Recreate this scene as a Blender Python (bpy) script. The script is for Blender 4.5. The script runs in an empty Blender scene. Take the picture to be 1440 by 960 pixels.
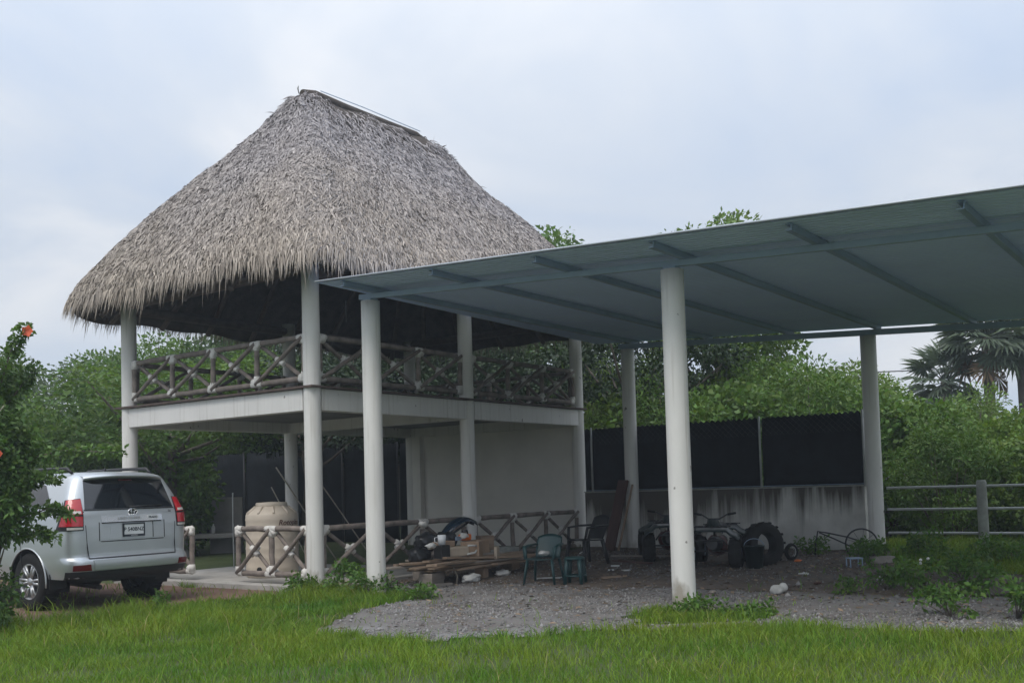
import bpy, bmesh, math, random
import numpy as np
from mathutils import Vector, Matrix

RD = random.Random(11)
RNG = np.random.default_rng(11)
S = bpy.context.scene
COL = S.collection
PI = math.pi

# ------------------------------------------------------------------ camera
CAM_H = 1.45
def make_camera():
    p, r = 0.0508, 0.0294
    F = Vector((0, math.cos(p), math.sin(p)))
    U0 = Vector((0, -math.sin(p), math.cos(p)))
    R0 = Vector((1, 0, 0))
    Rt = R0 * math.cos(r) - U0 * math.sin(r)
    Up = U0 * math.cos(r) + R0 * math.sin(r)
    cd = bpy.data.cameras.new('camera')
    co = bpy.data.objects.new('camera', cd)
    COL.objects.link(co)
    m = Matrix((Rt, Up, -F)).transposed().to_4x4()
    m.translation = (0, 0, CAM_H)
    co.matrix_world = m
    cd.sensor_fit = 'HORIZONTAL'
    cd.sensor_width = 36
    cd.lens = 36 * 1449.15 / 1440
    cd.shift_y = (612.3 - 480) / 1440
    cd.clip_start = 0.1
    cd.clip_end = 3000
    S.camera = co
make_camera()

# ------------------------------------------------------------------ sky, sun, exposure
SUN_EL, SUN_AZ = math.radians(57), math.radians(203)     # azimuth clockwise from +Y
S.view_settings.view_transform = 'Standard'
S.view_settings.look = 'None'
S.view_settings.exposure = 0.28
S.view_settings.gamma = 1.0
S.view_settings.use_curve_mapping = False
def make_world():
    w = bpy.data.worlds.new('World')
    S.world = w
    w.use_nodes = True
    nt = w.node_tree
    nt.nodes.clear()
    N, L = nt.nodes.new, nt.links.new
    out = N('ShaderNodeOutputWorld'); bg = N('ShaderNodeBackground')
    bg.inputs['Strength'].default_value = 0.1
    sky = N('ShaderNodeTexSky'); sky.sky_type = 'NISHITA'; sky.sun_disc = False
    sky.sun_elevation = SUN_EL; sky.sun_rotation = SUN_AZ
    sky.dust_density = 3.0
    tc = N('ShaderNodeTexCoord'); sep = N('ShaderNodeSeparateXYZ')
    L(tc.outputs['Generated'], sep.inputs[0])
    zz = N('ShaderNodeMath'); zz.operation = 'MAXIMUM'; zz.inputs[1].default_value = 0.0
    L(sep.outputs['Z'], zz.inputs[0])
    za = N('ShaderNodeMath'); za.operation = 'ADD'; za.inputs[1].default_value = 0.22
    L(zz.outputs[0], za.inputs[0])
    comb = N('ShaderNodeCombineXYZ')
    for i, ax in enumerate('XY'):
        d = N('ShaderNodeMath'); d.operation = 'DIVIDE'
        L(sep.outputs[ax], d.inputs[0]); L(za.outputs[0], d.inputs[1]); L(d.outputs[0], comb.inputs[i])
    n1 = N('ShaderNodeTexNoise'); n1.inputs['Scale'].default_value = 1.15
    n1.inputs['Detail'].default_value = 7; n1.inputs['Roughness'].default_value = 0.52
    n1.inputs['Distortion'].default_value = 0.5
    L(comb.outputs[0], n1.inputs['Vector'])
    cr = N('ShaderNodeValToRGB')
    e = cr.color_ramp.elements
    e[0].position = 0.30; e[0].color = (0.62, 0.735, 0.925, 1)
    e[1].position = 0.66; e[1].color = (1.06, 1.06, 1.07, 1)
    m_ = cr.color_ramp.elements.new(0.5); m_.color = (0.79, 0.855, 0.955, 1)
    L(n1.outputs['Fac'], cr.inputs['Fac'])
    # clouds grow brighter towards the zenith, as an overcast sky does
    pw = N('ShaderNodeMath'); pw.operation = 'POWER'; pw.inputs[1].default_value = 2.0
    L(zz.outputs[0], pw.inputs[0])
    g1 = N('ShaderNodeMath'); g1.operation = 'MULTIPLY_ADD'
    g1.inputs[1].default_value = 14.0; g1.inputs[2].default_value = 6.65
    L(pw.outputs[0], g1.inputs[0])
    # paler band of distant cloud low over the horizon
    om = N('ShaderNodeMath'); om.operation = 'SUBTRACT'; om.inputs[0].default_value = 1.0; L(zz.outputs[0], om.inputs[1])
    hp = N('ShaderNodeMath'); hp.operation = 'POWER'; hp.inputs[1].default_value = 7.0; L(om.outputs[0], hp.inputs[0])
    hb = N('ShaderNodeMath'); hb.operation = 'MULTIPLY_ADD'; hb.inputs[1].default_value = 1.3
    L(hp.outputs[0], hb.inputs[0]); L(g1.outputs[0], hb.inputs[2]); g1 = hb
    sc = N('ShaderNodeVectorMath'); sc.operation = 'SCALE'
    L(cr.outputs['Color'], sc.inputs[0]); L(g1.outputs[0], sc.inputs['Scale'])
    mx = N('ShaderNodeMix'); mx.data_type = 'RGBA'
    mx.inputs['Factor'].default_value = 0.9
    L(sky.outputs['Color'], mx.inputs['A']); L(sc.outputs[0], mx.inputs['B'])
    L(mx.outputs['Result'], bg.inputs['Color']); L(bg.outputs[0], out.inputs[0])
make_world()
def make_sun():
    ld = bpy.data.lights.new('sun', 'SUN')
    ld.energy = 1.5; ld.angle = math.radians(28); ld.color = (1.0, 0.945, 0.86)
    o = bpy.data.objects.new('sun', ld); COL.objects.link(o)
    d = Vector((math.sin(SUN_AZ) * math.cos(SUN_EL), math.cos(SUN_AZ) * math.cos(SUN_EL), math.sin(SUN_EL)))
    o.rotation_euler = d.to_track_quat('Z', 'Y').to_euler()
    o.location = d * 60
make_sun()

# ------------------------------------------------------------------ helpers
TH = 0.6236                                    # yaw of the yard's grid
UX, UY = math.sin(TH), math.cos(TH)            # u: along the pavilion's long side
VX, VY = -math.cos(TH), math.sin(TH)           # v: along its short side
C0 = (-2.9828, 15.4319)                        # near corner column
ROT = PI / 2 - TH
LEN, WID = 7.47, 4.62
def W(u, v, z=0.0):
    return Vector((C0[0] + u * UX + v * VX, C0[1] + u * UY + v * VY, z))
def uv_of(x, y):
    dx, dy = x - C0[0], y - C0[1]
    return dx * UX + dy * UY, dx * VX + dy * VY
def gz(u):
    t = np.clip(np.asarray(u, float) / 7.2, 0, 1)
    return 0.2 * t * t * (3 - 2 * t)
def G(u, v):
    return W(u, v, float(gz(u)))

def empty(name, loc, rz=0.0):
    o = bpy.data.objects.new(name, None)
    COL.objects.link(o); o.location = loc; o.rotation_euler = (0, 0, rz)
    o.empty_display_size = 0.2
    return o
def tag(o, label, cat, group=None, kind=None):
    if label: o['label'] = label
    if cat: o['category'] = cat
    if group: o['group'] = group
    if kind: o['kind'] = kind
    return o
def thing(name, label, cat, loc, rz=0.0, group=None):
    return tag(empty(name, loc, rz), label, cat, group)
def structure(o):
    o['kind'] = 'structure'; return o
def stuff(o):
    o['kind'] = 'stuff'; return o
def link(name, me, m=None, parent=None, loc=None, rot=None, scale=None):
    if m is not None and not me.materials: me.materials.append(m)
    o = bpy.data.objects.new(name, me); COL.objects.link(o)
    if parent is not None: o.parent = parent
    if loc is not None: o.location = loc
    if rot is not None: o.rotation_euler = rot
    if scale is not None: o.scale = scale
    return o
def copy_tree(o, parent=None):
    c = o.copy(); COL.objects.link(c)
    if parent is not None: c.parent = parent
    for ch in o.children: copy_tree(ch, c)
    return c
def bevel(o, w=0.006, seg=2):
    md = o.modifiers.new('bevel', 'BEVEL'); md.width = w; md.segments = seg; md.limit_method = 'ANGLE'
    md.angle_limit = math.radians(40)
    return o

def np_mesh(name, V, F, smooth=False):
    V = np.asarray(V, np.float32); F = np.asarray(F, np.int32)
    me = bpy.data.meshes.new(name)
    me.vertices.add(len(V)); me.vertices.foreach_set('co', V.ravel())
    k = F.shape[1]
    me.loops.add(F.size); me.loops.foreach_set('vertex_index', F.ravel())
    me.polygons.add(len(F)); me.polygons.foreach_set('loop_start', np.arange(len(F), dtype=np.int32) * k)
    if smooth: me.polygons.foreach_set('use_smooth', np.ones(len(F), bool))
    me.update(calc_edges=True)
    return me

class MB:
    """collects shapes and links them as one mesh object"""
    def __init__(s): s.v = []; s.f = []; s.sm = []
    def add(s, vs, fs, smooth=False):
        b = len(s.v); s.v.extend([tuple(x) for x in vs])
        s.f.extend([tuple(i + b for i in f) for f in fs]); s.sm.extend([smooth] * len(fs)); return s
    def box(s, c, d, rot=None, taper=1.0):
        c = Vector(c); M = rot if rot is not None else Matrix.Identity(3)
        vs = []
        for z in (-1, 1):
            k = taper if z > 0 else 1
            for x, y in ((-1, -1), (1, -1), (1, 1), (-1, 1)):
                vs.append(c + M @ Vector((x * d[0] / 2 * k, y * d[1] / 2 * k, z * d[2] / 2)))
        return s.add(vs, [(3, 2, 1, 0), (4, 5, 6, 7), (0, 1, 5, 4), (1, 2, 6, 5), (2, 3, 7, 6), (3, 0, 4, 7)])
    def tube(s, pts, rad, n=8, cap=True, smooth=True, squash=1.0):
        pts = [Vector(p) for p in pts]; k = len(pts)
        rad = [rad] * k if isinstance(rad, (int, float)) else list(rad)
        up = None; vs = []
        for i, p in enumerate(pts):
            t = (pts[min(i + 1, k - 1)] - pts[max(i - 1, 0)])
            t = t.normalized() if t.length > 1e-9 else Vector((0, 0, 1))
            if up is None:
                up = Vector((0, 0, 1)) if abs(t.z) < 0.9 else Vector((1, 0, 0))
            a = t.cross(up).normalized(); b = a.cross(t).normalized(); up = b
            for j in range(n):
                an = 2 * PI * j / n
                vs.append(p + a * math.cos(an) * rad[i] + b * math.sin(an) * rad[i] * squash)
        fs = []
        for i in range(k - 1):
            for j in range(n):
                j2 = (j + 1) % n
                fs.append((i * n + j, i * n + j2, (i + 1) * n + j2, (i + 1) * n + j))
        s.add(vs, fs, smooth)
        if cap:
            b = len(s.v) - len(vs)
            s.f.append(tuple(b + j for j in range(n))[::-1]); s.sm.append(False)
            s.f.append(tuple(b + (k - 1) * n + j for j in range(n))); s.sm.append(False)
        return s
    def lathe(s, prof, n=24, c=(0, 0, 0), axis='Z', smooth=True, arc=(0, 2 * PI)):
        full = abs(arc[1] - arc[0] - 2 * PI) < 1e-6
        m = n if full else n + 1
        vs = []
        for r, h in prof:
            for j in range(m):
                a = arc[0] + (arc[1] - arc[0]) * j / n
                x, y = r * math.cos(a), r * math.sin(a)
                p = (x, y, h) if axis == 'Z' else ((h, x, y) if axis == 'X' else (x, h, y))
                vs.append((c[0] + p[0], c[1] + p[1], c[2] + p[2]))
        fs = []
        for i in range(len(prof) - 1):
            for j in range(n):
                j2 = (j + 1) % m
                fs.append((i * m + j, i * m + j2, (i + 1) * m + j2, (i + 1) * m + j))
        return s.add(vs, fs, smooth)
    def blob(s, c, r, sub=1, jit=0.0, seed=0, smooth=True):
        bm = bmesh.new(); bmesh.ops.create_icosphere(bm, subdivisions=sub, radius=1)
        q = random.Random(seed)
        r = (r, r, r) if isinstance(r, (int, float)) else r
        bm.verts.ensure_lookup_table()
        vs = []
        for v in bm.verts:
            k = 1 + q.uniform(-jit, jit)
            vs.append((c[0] + v.co.x * r[0] * k, c[1] + v.co.y * r[1] * k, c[2] + v.co.z * r[2] * k))
        fs = [tuple(v.index for v in f.verts) for f in bm.faces]
        bm.free()
        return s.add(vs, fs, smooth)
    def grid(s, P, nu, nv, smooth=True, flip=False):
        """P(i, j) for i<=nu, j<=nv"""
        vs = [P(i / nu, j / nv) for j in range(nv + 1) for i in range(nu + 1)]
        fs = []
        for j in range(nv):
            for i in range(nu):
                a = j * (nu + 1) + i
                q = (a, a + 1, a + nu + 2, a + nu + 1)
                fs.append(q[::-1] if flip else q)
        return s.add(vs, fs, smooth)
    def mesh(s, name):
        me = bpy.data.meshes.new(name)
        me.from_pydata(s.v, [], s.f)
        me.polygons.foreach_set('use_smooth', s.sm)
        me.update()
        return me
    def build(s, name, m, parent=None, loc=None, rot=None, bev=0.0):
        o = link(name, s.mesh(name), m, parent, loc, rot)
        if bev: bevel(o, bev)
        return o

def rotm(ax, ay, az):
    return (Matrix.Rotation(az, 3, 'Z') @ Matrix.Rotation(ay, 3, 'Y') @ Matrix.Rotation(ax, 3, 'X'))

# ------------------------------------------------------------------ materials
def mat(name, col, rough=0.8, var=0.15, scale=5.0, bump=0.0, bscale=30.0, metal=0.0, spec=0.5, island=0.0,
        col2=None, transl=0.0, stretch=None, coat=0.0, hue=0.0, seed=0.0, detail=5.0):
    m = bpy.data.materials.new(name); m.use_nodes = True
    nt = m.node_tree; N, L = nt.nodes.new, nt.links.new
    b = nt.nodes['Principled BSDF']; out = nt.nodes['Material Output']
    b.inputs['Roughness'].default_value = rough
    b.inputs['Metallic'].default_value = metal
    b.inputs['Specular IOR Level'].default_value = spec
    if coat: b.inputs['Coat Weight'].default_value = coat; b.inputs['Coat Roughness'].default_value = 0.06
    tc = N('ShaderNodeTexCoord'); mp = N('ShaderNodeMapping')
    mp.inputs['Location'].default_value = (seed * 3.1, seed * 1.7, seed * 2.3)
    if stretch: mp.inputs['Scale'].default_value = stretch
    L(tc.outputs['Object'], mp.inputs['Vector'])
    nz = N('ShaderNodeTexNoise'); nz.inputs['Scale'].default_value = scale
    nz.inputs['Detail'].default_value = detail; nz.inputs['Roughness'].default_value = 0.6
    L(mp.outputs[0], nz.inputs['Vector'])
    cr = N('ShaderNodeValToRGB')
    a = tuple(max(0, c * (1 - var)) for c in col) if col2 is None else col
    c2 = tuple(c * (1 + var) for c in col) if col2 is None else col2
    cr.color_ramp.elements[0].position = 0.32; cr.color_ramp.elements[0].color = (*a, 1)
    cr.color_ramp.elements[1].position = 0.68; cr.color_ramp.elements[1].color = (*c2, 1)
    L(nz.outputs['Fac'], cr.inputs['Fac'])
    colout = cr.outputs['Color']
    if island or hue:
        ge = N('ShaderNodeNewGeometry')
        hs = N('ShaderNodeHueSaturation')
        mr = N('ShaderNodeMapRange'); mr.inputs['To Min'].default_value = 1 - island; mr.inputs['To Max'].default_value = 1 + island
        L(ge.outputs['Random Per Island'], mr.inputs['Value']); L(mr.outputs[0], hs.inputs['Value'])
        if hue:
            wn = N('ShaderNodeTexWhiteNoise'); wn.noise_dimensions = '1D'
            L(ge.outputs['Random Per Island'], wn.inputs['W'])
            m2 = N('ShaderNodeMapRange'); m2.inputs['To Min'].default_value = 0.5 - hue; m2.inputs['To Max'].default_value = 0.5 + hue
            L(wn.outputs['Value'], m2.inputs['Value']); L(m2.outputs[0], hs.inputs['Hue'])
        L(colout, hs.inputs['Color']); colout = hs.outputs['Color']
    L(colout, b.inputs['Base Color'])
    if bump:
        n2 = N('ShaderNodeTexNoise'); n2.inputs['Scale'].default_value = bscale; n2.inputs['Detail'].default_value = 4
        L(mp.outputs[0], n2.inputs['Vector'])
        bp = N('ShaderNodeBump'); bp.inputs['Strength'].default_value = bump; bp.inputs['Distance'].default_value = 0.02
        L(n2.outputs['Fac'], bp.inputs['Height']); L(bp.outputs[0], b.inputs['Normal'])
    if transl:
        t = N('ShaderNodeBsdfTranslucent'); ms = N('ShaderNodeMixShader'); ms.inputs[0].default_value = transl
        g = N('ShaderNodeMix'); g.data_type = 'RGBA'; g.blend_type = 'MULTIPLY'; g.inputs['Factor'].default_value = 1
        g.inputs['B'].default_value = (1.3, 1.25, 0.6, 1)
        L(colout, g.inputs['A']); L(g.outputs['Result'], t.inputs['Color'])
        L(b.outputs[0], ms.inputs[1]); L(t.outputs[0], ms.inputs[2]); L(ms.outputs[0], out.inputs['Surface'])
    m['col_node'] = cr.name
    return m

M = {}
M['white_paint'] = mat('white_column_paint', (0.63, 0.62, 0.595), 0.62, 0.05, 3.0, 0.06, 14, stretch=(1, 1, 0.35))
M['beam_paint'] = mat('white_beam_paint', (0.64, 0.635, 0.62), 0.7, 0.06, 2.5, 0.08, 20)
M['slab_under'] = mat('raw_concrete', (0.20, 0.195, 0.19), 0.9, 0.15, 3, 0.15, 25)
M['concrete'] = mat('floor_concrete', (0.36, 0.345, 0.325), 0.85, 0.16, 3, 0.15, 30)
M['wall_paint'] = mat('pale_wall_paint', (0.66, 0.65, 0.63), 0.8, 0.05, 1.6, 0.06, 14)
M['log'] = mat('weathered_log', (0.185, 0.155, 0.135), 0.9, 0.35, 6, 0.3, 30, stretch=(1, 1, 1), island=0.15)
M['joint'] = mat('white_joint_plaster', (0.62, 0.60, 0.565), 0.8, 0.12, 9, 0.35, 30)
M['dark_wood'] = mat('dark_board', (0.085, 0.06, 0.05), 0.8, 0.3, 8, 0.2, 40)
M['steel'] = mat('galvanised_steel', (0.29, 0.38, 0.50), 0.5, 0.08, 2, 0.03, 20, metal=0.0)
M['sheet'] = mat('roof_sheet_steel', (0.55, 0.68, 1.0), 0.40, 0.05, 0.9, 0.02, 10, metal=0.0)
M['rafter'] = mat('painted_rafter', (0.27, 0.36, 0.52), 0.5, 0.1, 2, 0.03, 20)
M['sheet_edge'] = mat('zinc_edge', (0.36, 0.39, 0.43), 0.4, 0.06, 4, metal=0.3)
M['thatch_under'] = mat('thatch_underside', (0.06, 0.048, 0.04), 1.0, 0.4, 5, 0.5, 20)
M['net'] = mat('shade_net', (0.007, 0.0095, 0.0125), 0.75, 0.45, 3, 0.7, 5, spec=0.25)
M['pipe'] = mat('fence_pipe', (0.42, 0.43, 0.42), 0.55, 0.12, 7, metal=0.2)
M['post'] = mat('concrete_post', (0.30, 0.31, 0.28), 0.9, 0.2, 6, 0.2, 30)
M['bark'] = mat('bark', (0.11, 0.092, 0.075), 0.95, 0.35, 7, 0.5, 22, stretch=(1, 1, 0.3))
M['black'] = mat('black_plastic', (0.012, 0.012, 0.013), 0.5, 0.2, 6)
M['rubber'] = mat('rubber', (0.013, 0.013, 0.013), 0.8, 0.25, 9, 0.1, 50, spec=0.25)
M['black_metal'] = mat('black_metal', (0.015, 0.015, 0.017), 0.45, 0.2, 9)
M['chrome'] = mat('chrome', (0.72, 0.73, 0.75), 0.18, 0.04, 4, metal=0.95)
M['alloy'] = mat('alloy', (0.40, 0.41, 0.42), 0.32, 0.06, 4, metal=0.7)
M['paint'] = mat('silver_car_paint', (0.47, 0.50, 0.525), 0.34, 0.02, 3, metal=0.55, coat=0.7)
M['glass'] = mat('tinted_glass', (0.008, 0.010, 0.013), 0.05, 0.1, 2, spec=0.8)
M['red_lens'] = mat('red_lens', (0.42, 0.012, 0.02), 0.18, 0.1, 20, spec=0.6, coat=0.4)
M['dark_red'] = mat('dark_reflector', (0.13, 0.008, 0.012), 0.25, 0.1, 20)
M['clear_lens'] = mat('clear_lens', (0.55, 0.53, 0.50), 0.2, 0.1, 20)
M['plate'] = mat('plate_white', (0.62, 0.64, 0.66), 0.5, 0.05, 10)
M['ink'] = mat('plate_ink', (0.015, 0.02, 0.03), 0.5, 0.1, 10)
M['tank'] = mat('beige_tank', (0.56, 0.485, 0.395), 0.55, 0.06, 3, 0.03, 20)
M['tank_ink'] = mat('brown_print', (0.10, 0.045, 0.03), 0.6, 0.1, 10)
M['board'] = mat('weathered_board', (0.25, 0.18, 0.125), 0.88, 0.3, 3, 0.25, 30, stretch=(0.35, 4, 4))
M['board_grey'] = mat('grey_board', (0.27, 0.235, 0.20), 0.9, 0.25, 3, 0.25, 30, stretch=(0.35, 4, 4))
M['board_red'] = mat('red_brown_board', (0.075, 0.036, 0.028), 0.85, 0.3, 4, 0.2, 30, stretch=(3, 3, 0.3))
M['carton'] = mat('cardboard', (0.31, 0.215, 0.145), 0.85, 0.12, 5, 0.05, 30)
M['carton_pale'] = mat('pale_cardboard', (0.40, 0.33, 0.255), 0.85, 0.12, 5, 0.05, 30)
M['block'] = mat('concrete_block', (0.30, 0.27, 0.24), 0.92, 0.2, 8, 0.3, 40)
M['bag_black'] = mat('black_bag', (0.012, 0.013, 0.015), 0.35, 0.25, 8, 0.5, 18)
M['bag_white'] = mat('white_plastic', (0.55, 0.55, 0.53), 0.45, 0.12, 8, 0.3, 20)
M['orange'] = mat('orange_plastic', (0.75, 0.17, 0.018), 0.4, 0.1, 8)
M['blue_black'] = mat('dark_blue_plastic', (0.008, 0.022, 0.040), 0.25, 0.15, 5)
M['green_plastic'] = mat('dark_green_plastic', (0.008, 0.042, 0.044), 0.45, 0.12, 6)
M['quad_green'] = mat('quad_green_plastic', (0.007, 0.018, 0.018), 0.4, 0.2, 6)
M['quad_red'] = mat('quad_red_paint', (0.10, 0.018, 0.014), 0.5, 0.2, 6)
M['rock'] = mat('pale_rock', (0.42, 0.42, 0.40), 0.9, 0.2, 9, 0.3, 30)
M['flower'] = mat('coral_petals', (0.75, 0.14, 0.07), 0.6, 0.15, 20, transl=0.3)
M['stick'] = mat('dry_stick', (0.30, 0.27, 0.22), 0.9, 0.25, 8)
M['cable'] = mat('cable', (0.03, 0.03, 0.035), 0.7, 0.1, 5)

def leaf_mat(name, col, col2, isl=0.35, tr=0.32, rough=0.5):
    return mat(name, col, rough, 0, 0.55, spec=0.35, island=isl, hue=0.018, col2=col2, transl=tr)
M['leaf_mid'] = leaf_mat('leaves_mid_green', (0.058, 0.122, 0.024), (0.115, 0.195, 0.034))
M['leaf_light'] = leaf_mat('leaves_light_green', (0.088, 0.160, 0.032), (0.150, 0.228, 0.048))
M['leaf_dark'] = leaf_mat('leaves_dark_green', (0.030, 0.066, 0.018), (0.062, 0.110, 0.028), tr=0.22)
M['leaf_shaded'] = leaf_mat('leaves_shaded_green', (0.014, 0.032, 0.011), (0.030, 0.056, 0.017), tr=0.15)  # darkened leaf copy: shade on the trees behind is put into the colour
M['leaf_grey'] = leaf_mat('leaves_grey_green', (0.070, 0.110, 0.055), (0.110, 0.160, 0.070))
M['leaf_bush'] = leaf_mat('leaves_bush', (0.065, 0.130, 0.034), (0.110, 0.185, 0.045))
M['weed'] = leaf_mat('weed_leaves', (0.060, 0.135, 0.024), (0.110, 0.205, 0.036))
M['palm'] = leaf_mat('palm_fan', (0.080, 0.112, 0.075), (0.120, 0.160, 0.10), isl=0.2, tr=0.2)
M['palm_dry'] = leaf_mat('palm_fan_dry', (0.16, 0.11, 0.065), (0.24, 0.17, 0.10), isl=0.25, tr=0.15, rough=0.8)

def grass_mat():
    m = mat('grass_blades', (0.075, 0.185, 0.018), 0.55, 0, 0.55, spec=0.25, island=0.35, hue=0.02,
            col2=(0.205, 0.275, 0.028), transl=0.35)
    return m
M['grass'] = grass_mat()
M['straw'] = leaf_mat('straw', (0.24, 0.20, 0.085), (0.36, 0.30, 0.13))

def thatch_mat():
    m = bpy.data.materials.new('thatch_leaves'); m.use_nodes = True
    nt = m.node_tree; N, L = nt.nodes.new, nt.links.new
    b = nt.nodes['Principled BSDF']; b.inputs['Roughness'].default_value = 0.85; b.inputs['Specular IOR Level'].default_value = 0.25
    ge = N('ShaderNodeNewGeometry')
    cr = N('ShaderNodeValToRGB'); e = cr.color_ramp.elements
    e[0].position = 0.0; e[0].color = (0.225, 0.210, 0.208, 1)
    e[1].position = 1.0; e[1].color = (0.48, 0.455, 0.44, 1)
    k = e.new(0.35); k.color = (0.30, 0.283, 0.277, 1)
    k = e.new(0.75); k.color = (0.37, 0.35, 0.34, 1)
    L(ge.outputs['Random Per Island'], cr.inputs['Fac'])
    # weathering: greyer towards the ridge, straw-coloured towards the eaves, in uneven patches
    tc = N('ShaderNodeTexCoord'); sp = N('ShaderNodeSeparateXYZ'); L(tc.outputs['Object'], sp.inputs[0])
    nz = N('ShaderNodeTexNoise'); nz.inputs['Scale'].default_value = 0.7; nz.inputs['Detail'].default_value = 4
    L(tc.outputs['Object'], nz.inputs['Vector'])
    ad = N('ShaderNodeMath'); ad.operation = 'MULTIPLY_ADD'; ad.inputs[1].default_value = 2.4
    L(nz.outputs['Fac'], ad.inputs[0]); L(sp.outputs['Z'], ad.inputs[2])
    mr = N('ShaderNodeMapRange'); mr.inputs['From Min'].default_value = 5.6; mr.inputs['From Max'].default_value = 9.0
    L(ad.outputs[0], mr.inputs['Value'])
    tint = N('ShaderNodeMix'); tint.data_type = 'RGBA'
    tint.inputs['A'].default_value = (1.03, 0.94, 0.80, 1); tint.inputs['B'].default_value = (0.98, 0.965, 1.0, 1)
    L(mr.outputs[0], tint.inputs['Factor'])
    mu = N('ShaderNodeMix'); mu.data_type = 'RGBA'; mu.blend_type = 'MULTIPLY'; mu.inputs['Factor'].default_value = 1
    L(cr.outputs['Color'], mu.inputs['A']); L(tint.outputs['Result'], mu.inputs['B'])
    L(mu.outputs['Result'], b.inputs['Base Color'])
    return m
M['thatch'] = thatch_mat()

def stained_wall_mat():
    m = bpy.data.materials.new('stained_wall'); m.use_nodes = True
    nt = m.node_tree; N, L = nt.nodes.new, nt.links.new
    b = nt.nodes['Principled BSDF']; b.inputs['Roughness'].default_value = 0.9
    tc = N('ShaderNodeTexCoord'); sp = N('ShaderNodeSeparateXYZ'); L(tc.outputs['Object'], sp.inputs[0])
    def noise(scale, st, det=5, loc=(0, 0, 0)):
        mp = N('ShaderNodeMapping'); mp.inputs['Scale'].default_value = st; mp.inputs['Location'].default_value = loc
        L(tc.outputs['Object'], mp.inputs['Vector'])
        n = N('ShaderNodeTexNoise'); n.inputs['Scale'].default_value = scale; n.inputs['Detail'].default_value = det
        n.inputs['Roughness'].default_value = 0.6
        L(mp.outputs[0], n.inputs['Vector']); return n
    # dark run-off streaks: long in z, ending at uneven heights below the coping
    n1 = noise(1.0, (1, 1.5, 0.25), 2); n2 = noise(1.0, (1, 6.5, 0.30), 3, (4, 2, 1))
    a1 = N('ShaderNodeMath'); a1.operation = 'MULTIPLY'; a1.inputs[1].default_value = 2.0; L(n1.outputs['Fac'], a1.inputs[0])
    a = N('ShaderNodeMath'); a.operation = 'MULTIPLY_ADD'; a.inputs[1].default_value = 1.7
    L(n2.outputs['Fac'], a.inputs[0]); L(a1.outputs[0], a.inputs[2])
    h0 = N('ShaderNodeMath'); h0.operation = 'ADD'; L(sp.outputs['Z'], h0.inputs[0]); L(a.outputs[0], h0.inputs[1])
    # the damp reaches lower towards the pavilion end
    h = N('ShaderNodeMath'); h.operation = 'MULTIPLY_ADD'; h.inputs[1].default_value = 0.07
    L(sp.outputs['Y'], h.inputs[0]); L(h0.outputs[0], h.inputs[2])
    cr = N('ShaderNodeValToRGB'); e = cr.color_ramp.elements
    e[0].position = 0.40; e[0].color = (0, 0, 0, 1); e[1].position = 0.66; e[1].color = (1, 1, 1, 1)
    hm = N('ShaderNodeMath'); hm.operation = 'MULTIPLY_ADD'; hm.inputs[1].default_value = 0.5; hm.inputs[2].default_value = -0.90
    L(h.outputs[0], hm.inputs[0]); L(hm.outputs[0], cr.inputs['Fac'])
    n3 = noise(2.2, (1, 1, 1), 6)
    base = N('ShaderNodeValToRGB'); e = base.color_ramp.elements
    e[0].position = 0.3; e[0].color = (0.42, 0.41, 0.38, 1); e[1].position = 0.7; e[1].color = (0.62, 0.61, 0.575, 1)
    L(n3.outputs['Fac'], base.inputs['Fac'])
    mx = N('ShaderNodeMix'); mx.data_type = 'RGBA'
    L(cr.outputs['Color'], mx.inputs['Factor']); L(base.outputs['Color'], mx.inputs['A'])
    mx.inputs['B'].default_value = (0.085, 0.075, 0.062, 1)
    L(mx.outputs['Result'], b.inputs['Base Color'])
    bp = N('ShaderNodeBump'); bp.inputs['Strength'].default_value = 0.2; bp.inputs['Distance'].default_value = 0.02
    n4 = noise(30, (1, 1, 1), 4); L(n4.outputs['Fac'], bp.inputs['Height']); L(bp.outputs[0], b.inputs['Normal'])
    return m
M['stained'] = stained_wall_mat()
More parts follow.
